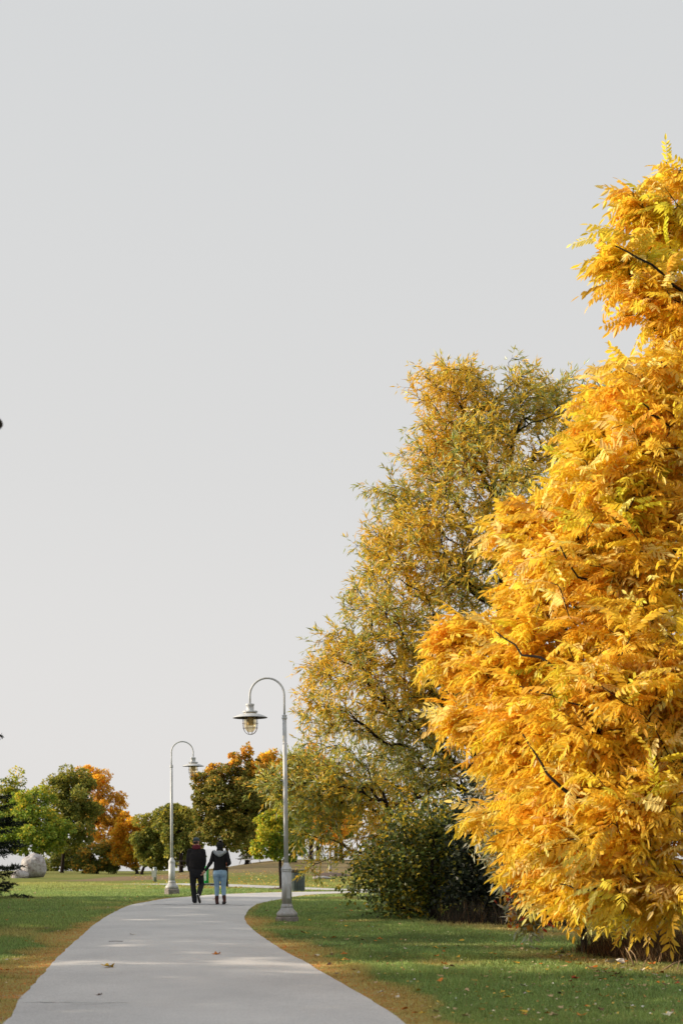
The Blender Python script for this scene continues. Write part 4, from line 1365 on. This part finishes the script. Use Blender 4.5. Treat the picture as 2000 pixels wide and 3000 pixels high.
# ------------------------------------------------------------------ boulder
def boulder(label, loc, s, seed):
    bm = bmesh.new()
    bmesh.ops.create_icosphere(bm, subdivisions=5, radius=1)
    for v in bm.verts:
        c = v.co.copy()
        n = mnoise.fractal(c * 0.9 + Vector((seed, 0, 0)), 1.0, 2.0, 3)
        n2 = mnoise.fractal(c * 4 + Vector((seed, 5, 0)), 0.9, 2.0, 4)
        k = 1 + 0.16 * n + 0.035 * n2
        sq = Vector([math.copysign(abs(x) ** 0.94, x) for x in c])
        v.co = Vector((sq.x * s[0], sq.y * s[1], sq.z * s[2])) * k
        if v.co.z < -s[2] * .8: v.co.z = -s[2] * .8 + (v.co.z + s[2] * .8) * .2
    me = bpy.data.meshes.new('boulder')
    bm.to_mesh(me); bm.free()
    me.polygons.foreach_set('use_smooth', [True] * len(me.polygons))
    m, nt, b, o_ = new_mat('granite')
    f1 = noise_tex(nt, 3.5, 8, 0.75); f2 = noise_tex(nt, 22, 6, 0.7)
    c = ramp(nt, f1, [(.36, (.19, .14, .13)), (.50, (.38, .36, .36)), (.68, (.54, .53, .54))])
    k = ramp(nt, f2, [(.3, (.62, .6, .58)), (.6, (1.05, 1.05, 1.05))])
    nt.links.new(mixc(nt, 1.0, c, k, 'MULTIPLY'), b.inputs['Base Color'])
    b.inputs['Roughness'].default_value = .9
    bump(nt, b, f2, .6, .03)
    me.materials.append(m)
    o = link(bpy.data.objects.new('boulder', me))
    o.location = loc
    return tag(o, label, 'boulder')
p = ground_at(98, 2573)
boulder('big rounded pale grey boulder behind the spruce branches', (p.x - .06, p.y + .5, p.z + .62), (.70, .65, .72), 3.0)
p = ground_at(45, 2573)
boulder('lower part rock wedged against the left of the big boulder', (p.x + .1, p.y + .9, p.z + .14), (.50, .4, .30), 9.0)
p = ground_at(942, 2575)
o = boulder('flat pinkish stone beside the mulch ring on the knoll', (p.x, p.y, p.z + .05), (.42, .3, .09), 6.0)
# mulch rings
M_MULCH = simple('mulch', (.13, .085, .06), (.05, .034, .026), 30, .95, bmp=1.0, bscale=60, bdist=.03)
def mulch(px, py, rx, ry, label, h=.06):
    p = ground_at(px, py)
    rng = np.random.default_rng(int(px))
    vs, fs = [(0, 0, h)], []
    n = 24
    for j, (kk, zz) in enumerate(((.5, h * .9), (1.0, .004))):
        for i in range(n):
            a = 2 * PI * i / n
            r = kk * rng.uniform(.85, 1.15)
            x, y = rx * r * math.cos(a), ry * r * math.sin(a)
            vs.append((x, y, zz + rng.uniform(0, .012) + float(terrain(p.x + x, p.y + y)) - p.z))
    for i in range(n):
        i2 = (i + 1) % n
        fs.append((0, 1 + i, 1 + i2)); fs.append((1 + i, 1 + n + i, 1 + n + i2, 1 + i2))
    o = MB().add(vs, fs, True).build('mulch_ring', M_MULCH)
    o.location = p
    return tag(o, label, 'mulch')
mulch(970, 2565, 1.0, 2.6, 'low brown mulch mound around the pale trunked sapling', .14)
mulch(815, 2606, .38, .45, 'dark mulch patch at the foot of the lime maple')
mulch(664, 2600, .18, .3, 'small bare patch at the foot of the maple behind the woman', .02)

# ------------------------------------------------------------------ litter bins
M_BIN = simple('bin_green', (.10, .135, .135), (.055, .075, .075), 9, .45, .2)
M_BINDARK = simple('bin_inside', (.018, .022, .022), None, 9, .7)
M_RUST = simple('bin_rim', (.12, .10, .10), (.06, .045, .04), 16, .5, .3)
def make_bin(label, r, h, nsl=30):
    root = thing('litter_bin', label, 'litter bin', (0, 0, 0))
    MB().lathe([(r * .9, .02), (r * .9, h * .96), (r * .8, h * .96), (r * .8, h * .3)], 28, cap=True).build('liner', M_BINDARK, root)
    MB().lathe([(r * .94, 0.0), (r * .985, 0.0), (r * .985, .06), (r * .94, .06)], 28, cap=False).build('base_ring', M_BIN, root)
    MB().lathe([(r * .93, h * .86), (r * 1.0, h * .86), (r * 1.0, h * .975), (r * 1.02, h * .98), (r * 1.02, h), (r * .86, h), (r * .86, h * .95)], 28, cap=False).build('rim', M_RUST, root)
    w = 2 * PI * r / nsl * .66
    sl = MB().box((0, 0, h * .45), (.012, w, h * .86)).mesh('slat', M_BIN)
    for k in range(nsl):
        a = 2 * PI * k / nsl
        o = link(bpy.data.objects.new('slat', sl), root)
        o.location = (r * .965 * math.cos(a), r * .965 * math.sin(a), 0)
        o.rotation_euler = (0, 0, a)
    return root
p = ground_at(868.5, 2611.5)
b1 = make_bin('dark green slatted litter bin partly behind the near lamp post', .29, .755)
b1.location = (p.x, p.y + .2, 0)
p = ground_at(224, 2551)
b2 = make_bin('small dark litter bin beside the trunk at the far left', .23, .60, 22)
b2.location = (p.x, p.y, p.z)

# ------------------------------------------------------------------ picnic tables
M_WOODT = simple('weathered_wood', (.085, .070, .062), (.04, .033, .03), 12, .85, bmp=.3, bscale=40)
M_STEEL = simple('table_steel', (.22, .23, .24), (.13, .135, .14), 12, .5, .4)
def make_table(label, s=1.0):
    root = thing('picnic_table', label, 'picnic table', (0, 0, 0), group='picnic tables by the water')
    pl = MB().box((0, 0, 0), (1.9, .145, .045)).mesh('plank', M_WOODT)
    for y in (-.31, -.155, 0, .155, .31):
        o = link(bpy.data.objects.new('plank', pl), root); o.location = (0, y, .75)
    for sd in (-1, 1):
        b = MB().box((0, sd * .68, .45), (1.9, .27, .045)).build('bench', M_WOODT, root)
        for x in (-.7, .7):
            MB().tube([(x, sd * .25, .73), (x, sd * .62, 0)], .032, 6).build('leg', M_STEEL, root)
    for x in (-.7, .7):
        MB().box((x, 0, .40), (.06, 1.5, .06)).build('beam', M_STEEL, root)
    return root
t0 = make_table('picnic table round the thick trunk on the knoll, nearest the couple')
p = ground_at(736, 2531)
t0.location = (p.x, p.y - 1.5, p.z); t0.rotation_euler = (0, 0, math.radians(58))
for (px, py, rz, lab, dy) in [(940, 2521, 8, 'picnic table left of the pale sapling trunk', -.5), (876, 2522, 25, 'picnic table behind the hanging golden willow leaves', 0), (535, 2556, 5, 'picnic table at the lake edge behind the man', .5), (768, 2524, 70, 'picnic table at the right of the thick trunk', 0)]:
    c = copy_tree(t0)
    c['label'] = lab
    p = ground_at(px, py)
    c.location = (p.x, p.y + dy, float(terrain(p.x, p.y + dy)))
    c.rotation_euler = (0, 0, math.radians(rz))

# ------------------------------------------------------------------ small park furniture
M_GREYPOST = simple('grey_post', (.33, .37, .39), (.24, .27, .28), 8, .5, .2)
M_PLATE = simple('white_plate', (.62, .63, .60), (.52, .53, .50), 10, .5)
p = ground_at(454, 2583.5)
k = p.y / F
r_ = thing('service_post', 'short grey service post with a white plate on the far lawn', 'post', tuple(p))
MB().lathe([(.085, -.02), (.085, .60), (.075, .615)], 14).build('post', M_GREYPOST, r_)
MB().box((0, 0, 0), (12 * k, .03, 20 * k)).build('plate', M_PLATE, r_).location = (-.03, -.11, .36)
MB().lathe([(.09, .60), (.09, .64), (.06, .66)], 14).build('cap', M_GREYPOST, r_)
p = ground_at(447, 2556)
tag(MB().lathe([(.05, -.02), (.045, .65)], 8, tuple(p)).build('marker_post', simple('rusty_post', (.22, .10, .06), (.12, .06, .04), 9, .8)), 'thin rusty stake behind the grey service post', 'post')

M_GREENP = simple('fountain_green', (.030, .36, .085), (.022, .27, .065), 8, .35)
M_WHITEP = simple('fountain_white', (.78, .80, .78), (.70, .72, .70), 8, .4)
p = ground_at(605, 2589)
k = p.y / F
ft = thing('drinking_fountain', 'bright green drinking fountain pillar with white lettering panel', 'drinking fountain', tuple(p))
hgt = 52 * k
MB().lathe([(.10, .0), (.10, hgt * .90), (.095, hgt * .97), (.06, hgt)], 20).build('pillar', M_GREENP, ft)
pan = MB().box((-.04, -.100, hgt * .44), (.085, .012, hgt * .50)).build('panel', M_WHITEP, ft)
for q in range(6):
    MB().box((-.04 + .006 * (q % 2), -.108, hgt * (.24 + .075 * q)), (.045 - .008 * (q % 3), .006, .022)).build('lettering', M_GREENP, pan)
MB().box((-.10, -.03, hgt * .80), (.06, .10, .05)).build('spout', M_PLATE, ft)
MB().box((.03, 0, .012), (.42, .32, .05)).build('base_plate', M_GREENP, ft)
pp = ground_at(612, 2597)
pb = MB().box((0, 0, .045), (1.05, .9, .085)).build('platform', simple('dark_slab', (.075, .075, .08), (.045, .045, .048), 9, .8))
pb.location = (pp.x, pp.y + .9, pp.z)
tag(pb, 'low dark slab in front of the green drinking fountain', 'slab')

# ------------------------------------------------------------------ people
def ell(mb, c, r, rot=None, n=14):
    vs, fs = [], []
    rings = n // 2 + 1
    for i in range(rings + 1):
        th = PI * i / rings
        for k in range(n):
            a = 2 * PI * k / n
            v = Vector((r[0] * math.sin(th) * math.cos(a), r[1] * math.sin(th) * math.sin(a), r[2] * math.cos(th)))
            if rot is not None: v = rot @ v
            vs.append(v + Vector(c))
    for i in range(rings):
        for k in range(n):
            fs.append((i * n + k, i * n + (k + 1) % n, (i + 1) * n + (k + 1) % n, (i + 1) * n + k))
    mb.add(vs, fs, True)

def limb(mb, pts, rad, n=12):
    """Tapered tube with round joints and ends."""
    P = [Vector(p) for p in pts]
    fine, fr = [], []
    for i in range(len(P) - 1):
        for s in range(5):
            u = s / 5
            fine.append(P[i].lerp(P[i + 1], u)); fr.append(rad[i] + (rad[i + 1] - rad[i]) * u)
    fine.append(P[-1]); fr.append(rad[-1])
    mb.tube(fine, fr, n)
    for p_, r in zip(P, rad):
        ell(mb, p_, (r, r, r), None, 10)

def loft(mb, secs, n=20):
    """Ellipse sections (cx, cy, z, rx, ry)."""
    vs, fs = [], []
    for cx, cy, z, rx, ry in secs:
        for k in range(n):
            a = 2 * PI * k / n
            vs.append((cx + rx * math.cos(a), cy + ry * math.sin(a), z))
    for i in range(len(secs) - 1):
        for k in range(n):
            fs.append((i * n + k, i * n + (k + 1) % n, (i + 1) * n + (k + 1) % n, (i + 1) * n + k))
    fs.append(tuple(reversed(range(n)))); fs.append(tuple((len(secs) - 1) * n + k for k in range(n)))
    mb.add(vs, fs, True)

def fuse(name, mb, voxel, mat, parent, smooth_n=3, wrinkle=0.0, wscale=9.0, ratio=1.0):
    """Weld overlapping shapes into one continuous surface."""
    me = mb.mesh('tmp')
    o = bpy.data.objects.new('tmp', me)
    C.objects.link(o)
    r = o.modifiers.new('r', 'REMESH'); r.mode = 'VOXEL'; r.voxel_size = voxel; r.use_smooth_shade = True
    s = o.modifiers.new('s', 'SMOOTH'); s.iterations = smooth_n; s.factor = .5
    if ratio < 1:
        d = o.modifiers.new('d', 'DECIMATE'); d.ratio = ratio
    dg = bpy.context.evaluated_depsgraph_get()
    nm = bpy.data.meshes.new_from_object(o.evaluated_get(dg))
    nm.name = name
    bpy.data.objects.remove(o); bpy.data.meshes.remove(me)
    if wrinkle:
        nv = len(nm.vertices)
        for v in nm.vertices:
            c = v.co
            k = mnoise.noise(Vector((c.x * wscale * .6, c.y * wscale * .6, c.z * wscale * 1.5)))
            k2 = mnoise.noise(Vector((c.x * wscale * 2 + 7, c.y * wscale * 2, c.z * wscale * 2.6)))
            v.co = c + v.normal * wrinkle * (k + .5 * k2)
    nm.materials.clear(); nm.materials.append(mat)
    nm.polygons.foreach_set('use_smooth', [True] * len(nm.polygons))
    return link(bpy.data.objects.new(name, nm), parent)

def hand(mb, wrist, dirv, palm_n, s=1.0, curl=.35, thumb=1, spread=.12):
    """Palm, four bent fingers and a thumb, from the wrist along dirv; fingers curl towards palm_n."""
    d = Vector(dirv).normalized(); n = Vector(palm_n); n = (n - d * n.dot(d)).normalized(); w = d.cross(n)
    W = Vector(wrist)
    for t in (-1, 1):
        limb(mb, [W, W + d * .085 * s + w * t * .026 * s], [.021 * s, .017 * s], 8)
    limb(mb, [W, W + d * .09 * s], [.022 * s, .019 * s], 8)
    for i, (o_, L) in enumerate(((-.031, .066), (-.0105, .078), (.0105, .075), (.030, .058))):
        b = W + d * .085 * s + w * o_ * s
        dd = (d + w * (o_ / .03) * spread).normalized()
        p1 = b + (dd * math.cos(curl) + n * math.sin(curl)) * L * .5 * s
        p2 = p1 + (dd * math.cos(curl * 2) + n * math.sin(curl * 2)) * L * .32 * s
        p3 = p2 + (dd * math.cos(curl * 2.8) + n * math.sin(curl * 2.8)) * L * .24 * s
        limb(mb, [b, p1, p2, p3], [.0095 * s, .009 * s, .0082 * s, .007 * s], 7)
    b = W + d * .03 * s + w * thumb * -.026 * s
    p1 = b + (d * .65 - w * thumb * .75 + n * .25).normalized() * .042 * s
    p2 = p1 + (d * .9 - w * thumb * .25 + n * .35).normalized() * .034 * s
    limb(mb, [b, p1, p2], [.013 * s, .0105 * s, .008 * s], 7)

def head(mb, c, s, yaw, tilt=0.0):
    R = Matrix.Rotation(yaw, 3, 'Z') @ Matrix.Rotation(tilt, 3, 'X')
    c = Vector(c)
    def P(x, y, z): return c + R @ Vector((x * s, y * s, z * s))
    ell(mb, P(0, -.005, .025), (.076 * s, .095 * s, .095 * s), R)
    ell(mb, P(0, .02, -.045), (.060 * s, .070 * s, .070 * s), R)
    ell(mb, P(0, .055, -.085), (.032 * s, .030 * s, .025 * s), R, 10)       # chin
    limb(mb, [P(0, .092, .012), P(0, .112, -.022)], [.010 * s, .014 * s], 8)  # nose
    for sd in (-1, 1):
        ell(mb, P(sd * .077, -.005, -.01), (.011 * s, .020 * s, .031 * s), R, 10)  # ears
        ell(mb, P(sd * .032, .083, .018), (.013 * s, .011 * s, .010 * s), R, 10)   # eyes
        ell(mb, P(sd * .034, .080, .036), (.022 * s, .012 * s, .007 * s), R, 10)   # brows
    ell(mb, P(0, .086, -.052), (.024 * s, .011 * s, .008 * s), R, 10)        # mouth
    return R

def foot(mb, heel, toe, up, s=1.0, h=.065):
    """Shoe volume from heel to toe; up is the direction of the instep."""
    H, T, U = Vector(heel), Vector(toe), Vector(up).normalized()
    d = (T - H).normalized()
    U = (U - d * U.dot(d)).normalized()
    L = (T - H).length
    limb(mb, [H + d * .03 + U * .036, H + d * L * .45 + U * .040, H + d * L * .75 + U * .033, T - d * .03 + U * .028], [.036 * s, .040 * s, .046 * s, .030 * s], 10)
    limb(mb, [H + d * .045 + U * .05, H + d * .05 + U * (h + .035)], [.036 * s, .038 * s], 10)
    return d, U

def sole(heel, toe, up, w=.046, th=.026, drop=0.0):
    H, T, U = Vector(heel), Vector(toe), Vector(up).normalized()
    d = (T - H).normalized(); U = (U - d * U.dot(d)).normalized(); S = d.cross(U)
    L = (T - H).length
    prof = [(-.01, .55), (.02, .78), (.25, .72), (.5, .80), (.72, 1.0), (.88, .85), (.97, .5), (1.02, .18)]
    mb = MB()
    top, n = [], len(prof)
    ring = [(a, b) for a, b in prof] + [(a, -b) for a, b in reversed(prof)]
    vs = [H + d * a * L + S * b * w - U * drop for a, b in ring] + [H + d * a * L + S * b * w + U * (th - drop) for a, b in ring]
    m = len(ring)
    fs = [tuple(range(m)), tuple(reversed(range(m, 2 * m)))] + [(k, k + m, (k + 1) % m + m, (k + 1) % m) for k in range(m)]
    return mb.add(vs, fs)

M_SKIN = simple('skin', (.56, .30, .22), (.48, .24, .17), 20, .5)
M_JACKET = simple('black_wool', (.026, .025, .028), (.014, .013, .015), 60, .95, bmp=.4, bscale=240, spec=.2)
M_TROUSER = simple('black_trousers', (.024, .025, .030), (.014, .015, .019), 40, .85, spec=.25)
M_SHOE = simple('black_canvas', (.014, .014, .015), None, 30, .7)
M_SOLEW = simple('white_rubber', (.74, .73, .70), (.6, .59, .56), 20, .6)
M_SOLEB = simple('black_rubber', (.018, .017, .017), None, 20, .7)
M_CAP = simple('cap_cloth', (.055, .085, .105), (.04, .06, .075), 30, .8)
M_SCARF = simple('maroon_wool', (.155, .018, .035), (.09, .010, .02), 30, .95, bmp=.6, bscale=120)
M_HAIR = simple('dark_hair', (.03, .022, .018), None, 40, .6)
M_JEANS = simple('light_denim', (.31, .48, .66), (.22, .37, .54), 14, .85, bmp=.3, bscale=200)
M_HOOD = simple('grey_jersey', (.33, .36, .39), (.26, .285, .31), 30, .9)
M_BOOT = simple('oxblood_boot', (.085, .022, .020), (.05, .014, .013), 16, .5)
M_KNIT = simple('black_knit', (.014, .013, .013), None, 60, .95, bmp=.6, bscale=160)
M_POMP = simple('pompom_fur', (.05, .045, .042), (.02, .018, .017), 60, .95)
M_POMPW = simple('pompom_white', (.62, .60, .56), (.5, .48, .45), 60, .95)

# the man ---------------------------------------------------------------
mp = gp(575.5, 2650)
man = thing('person', 'man in a black jacket, maroon scarf and blue cap walking away along the path', 'person', (mp[0], mp[1], 0.014), group='couple walking on the path')
Ls, Le, Lw = (-.172, 0, 1.395), (-.215, -.02, 1.12), (-.178, .04, .875)
Rs, Re, Rw = (.172, 0, 1.395), (.212, -.03, 1.14), (.170, -.01, .895)
Lh, Lk, La = (-.088, 0, .90), (-.085, .03, .50), (-.035, -.02, .085)
Rh, Rk, Ra = (.088, 0, .90), (.125, .07, .52), (.085, -.27, .26)
LF = ((-.045, -.075, 0.0), (-.03, .195, 0.0), (0, 0, 1))
RF = ((.068, -.335, .255), (.120, -.205, .03), (0, 1, .45))
YAW = -math.radians(28)
mb = MB()
loft(mb, [(0, 0, .84, .12, .10), (0, 0, .92, .165, .115), (0, 0, 1.02, .155, .11), (0, 0, 1.15, .16, .112), (0, 0, 1.30, .185, .118), (0, 0, 1.40, .19, .10), (0, 0, 1.46, .11, .08), (0, .005, 1.50, .062, .062), (0, .01, 1.60, .058, .062)])
HR = head(mb, (0, .02, 1.655), 1.0, YAW)
limb(mb, [Ls, Le, Lw], [.052, .042, .028]); limb(mb, [Rs, Re, Rw], [.052, .042, .028])
hand(mb, Lw, (.12, .12, -1), (.9, .3, 0), 1.0, .3, 1)
hand(mb, Rw, (-.25, -.05, -1), (-.5, -.8, 0), 1.0, .45, -1)
limb(mb, [Lh, Lk, La], [.078, .054, .038]); limb(mb, [Rh, Rk, Ra], [.078, .054, .038])
foot(mb, *LF, s=.85); foot(mb, *RF, s=.85)
fuse('body', mb, .0065, M_SKIN, man, 2, ratio=.6)
mb = MB()
loft(mb, [(0, 0, .905, .168, .128), (0, 0, .925, .180, .140), (0, -.005, .99, .205, .155), (0, -.01, 1.10, .212, .160), (0, -.01, 1.25, .215, .158), (0, -.005, 1.33, .205, .145), (0, 0, 1.41, .165, .115), (0, 0, 1.465, .105, .088), (0, .005, 1.515, .08, .078)])
limb(mb, [Ls, Le, (-.182, .03, .905)], [.080, .066, .048]); limb(mb, [Rs, Re, (.174, -.01, .925)], [.080, .066, .048])
fuse('jacket', mb, .011, M_JACKET, man, 3, .007, 8)
mb = MB()
loft(mb, [(0, 0, .72, .13, .105), (0, 0, .80, .182, .135), (0, 0, .88, .188, .142), (0, 0, .955, .175, .132)])
limb(mb, [(-.085, 0, .86), (-.09, .035, .50), (-.040, -.03, .085)], [.106, .080, .068])
limb(mb, [(.085, 0, .86), (.130, .075, .52), (.092, -.245, .275)], [.106, .080, .066])
fuse('trousers', mb, .011, M_TROUSER, man, 3, .006, 9)
for sd, FT in (('l', LF), ('r', RF)):
    mb = MB(); foot(mb, *FT)
    sh = fuse('shoe', mb, .008, M_SHOE, man, 2)
    sole(*FT, w=.049, th=.030).build('sole', M_SOLEW, sh)
    sole(*FT, w=.034, th=.004, drop=.003).build('tread', M_SOLEB, sh)
mb = MB()
for k in range(3):
    z = 1.485 + .032 * k
    mb.tube([(.098 * math.cos(2 * PI * i / 18) * (1 - .06 * k), .005 + .092 * math.sin(2 * PI * i / 18) * (1 - .06 * k), z + .010 * math.sin(i * 1.3 + k)) for i in range(18)], .030 - .003 * k, 8, closed=True)
loft(mb, [(0, .005, 1.47, .10, .095), (0, .005, 1.57, .082, .08)])
fuse('scarf', mb, .009, M_SCARF, man, 2, .005, 16)
mb = MB()
cc = Vector((0, .02, 1.655))
ell(mb, cc + HR @ Vector((0, -.008, .055)), (.086, .103, .070), HR)
loft_c = cc + HR @ Vector((0, -.006, .03))
ell(mb, loft_c, (.086, .103, .028), HR)
bm_ = cc + HR @ Vector((0, .135, .022))
ell(mb, bm_, (.066, .060, .009), HR)
ell(mb, cc + HR @ Vector((0, -.008, .125)), (.010, .010, .006), HR, 8)
fuse('cap', mb, .006, M_CAP, man, 2)
mb = MB()
ell(mb, cc + HR @ Vector((0, -.045, -.015)), (.077, .058, .05), HR)
fuse('hair', mb, .008, M_HAIR, man, 2)

# the woman --------------------------------------------------------------
wp_ = gp(644.5, 2651)
wom = thing('person', 'woman in a grey hooded black top, light blue jeans and pompom hat', 'person', (wp_[0], wp_[1], 0.014), group='couple walking on the path')
Ls, Le, Lw = (-.16, 0, 1.365), (-.235, -.02, 1.115), (-.395, -.03, .875)
Rs, Re, Rw = (.17, 0, 1.365), (.25, -.06, 1.09), (.185, .16, 1.03)
LF = ((-.078, -.085, 0.0), (-.070, .155, 0.0), (0, 0, 1))
RF = ((.145, -.115, .050), (.085, .10, .004), (0, -.2, 1))
YAW = math.radians(12)
mb = MB()
loft(mb, [(0, 0, .78, .10, .10), (0, 0, .86, .17, .125), (0, 0, .96, .145, .105), (0, 0, 1.06, .125, .095), (0, 0, 1.20, .145, .105), (0, 0, 1.33, .155, .095), (0, 0, 1.385, .10, .07), (0, .005, 1.42, .052, .052), (0, .01, 1.50, .048, .05)])
WR = head(mb, (0, .015, 1.535), .93, YAW)
limb(mb, [Ls, Le, Lw], [.045, .036, .024]); limb(mb, [Rs, Re, Rw], [.045, .036, .024])
hand(mb, Lw, (-.55, 0, -.85), (-.6, .3, .5), .95, .25, 1, .2)
hand(mb, Rw, (-.8, .5, 0.05), (-.3, -.7, 0), .92, .7, 1)
limb(mb, [(-.085, 0, .85), (-.075, .02, .47), (-.078, -.03, .085)], [.082, .052, .035])
limb(mb, [(.085, 0, .85), (.090, .02, .47), (.115, -.07, .12)], [.082, .052, .035])
foot(mb, *LF, s=.8); foot(mb, *RF, s=.8)
fuse('body', mb, .0065, M_SKIN, wom, 2, ratio=.6)
mb = MB()
loft(mb, [(0, 0, .885, .182, .142), (0, 0, .93, .178, .138), (0, 0, 1.02, .162, .125), (0, 0, 1.12, .160, .122), (0, 0, 1.24, .172, .128), (0, 0, 1.33, .172, .115), (0, 0, 1.39, .12, .09), (0, .005, 1.43, .075, .07), (0, .01, 1.47, .068, .066)])
limb(mb, [Ls, Le, (-.375, -.028, .905)], [.066, .055, .038]); limb(mb, [Rs, Re, (.195, .13, 1.035)], [.066, .057, .040])
fuse('jacket', mb, .010, M_JACKET, wom, 3, .005, 9)
mb = MB()
loft(mb, [(0, -.005, .74, .12, .10), (0, -.015, .80, .188, .145), (0, -.012, .87, .182, .142), (0, 0, .94, .165, .125)])
for sd in (-1, 1):
    ell(mb, (sd * .088, -.065, .80), (.090, .085, .088))
limb(mb, [(-.092, -.005, .78), (-.082, .015, .47), (-.080, -.005, .36), (-.078, -.03, .17)], [.100, .066, .066, .048])
limb(mb, [(.092, -.005, .78), (.092, .010, .47), (.100, -.02, .36), (.112, -.06, .18)], [.100, .066, .066, .047])
fuse('jeans', mb, .0095, M_JEANS, wom, 3, .003, 12)
for FT, top in ((LF, (-.078, -.03, .205)), (RF, (.113, -.06, .215))):
    mb = MB(); d, U = foot(mb, *FT, s=1.02)
    a = Vector(FT[0]) + d * .045 + U * .06
    limb(mb, [a, top], [.045, .054])
    bt = fuse('boot', mb, .008, M_BOOT, wom, 2)
    sole(*FT, w=.047, th=.022, drop=.004).build('sole', M_SOLEB, bt)
mb = MB()
limb(mb, [(-.150, .03, 1.405), (-.135, -.06, 1.385), (-.075, -.125, 1.345), (0, -.145, 1.305), (.075, -.125, 1.345), (.135, -.06, 1.385), (.150, .03, 1.405)], [.034, .044, .050, .052, .050, .044, .034])
ell(mb, (0, -.105, 1.365), (.115, .055, .055))
ell(mb, (0, -.130, 1.295), (.06, .04, .04))
fuse('hood', mb, .009, M_HOOD, wom, 3, .006, 14)
mb = MB()
limb(mb, [(0, 0, 1.43), (0, .005, 1.475)], [.095, .085])
fuse('collar', mb, .010, M_KNIT, wom, 2, .004, 20)
cc = Vector((0, .015, 1.535))
mb = MB()
ell(mb, cc + WR @ Vector((0, -.01, .04)), (.098, .110, .090), WR)
ell(mb, cc + WR @ Vector((0, -.012, -.015)), (.096, .106, .050), WR)
ht = fuse('hat', mb, .007, M_KNIT, wom, 2, .003, 30)
# fluffy pompom of short fibres
rng = np.random.default_rng(7)
n = 900
v_ = rng.normal(0, 1, (n, 3)); v_ /= np.linalg.norm(v_, axis=1, keepdims=True)
pc = np.array([.022, -.02, 1.672])
R = rand_rot(n, v_, 1.0, rng)
tv = np.array([(0, -.12, 0), (0, .12, 0), (1, 0, 0)]); tf = np.array([(0, 1, 2)])
tt = np.where((v_[:, 2] + .35 * v_[:, 0] > .1)[:, None] & (rng.random(n) < .8)[:, None], np.array([.60, .58, .54]), np.array([.03, .027, .025]))
vv, ff, tt = stamp(tv, tf, R, pc + v_ * .006, np.full(n, .052), tt)
link(bpy.data.objects.new('pompom', np_mesh('pompom', vv, ff, M_LITTER, tt)), ht)
mb = MB()
ell(mb, cc + WR @ Vector((0, -.055, -.055)), (.06, .03, .05), WR)
fuse('hair', mb, .008, M_HAIR, wom, 2)
# small orange and white pouch under her right arm
pc_ = MB()
pc_.lathe([(.034, -.06), (.045, -.05), (.048, .03), (.040, .06), (.02, .066)], 12)
pch = pc_.build('pouch', simple('orange_pouch', (.75, .17, .04), (.62, .12, .03), 8, .6))
MB().lathe([(.0485, -.045), (.0495, -.02)], 12, cap=False).build('band', M_WHITEP, pch)
pch.location = (wp_[0] + .145, wp_[1] + .10, 1.045)
tag(pch, 'small orange and white pouch held under the arm of the woman', 'pouch')
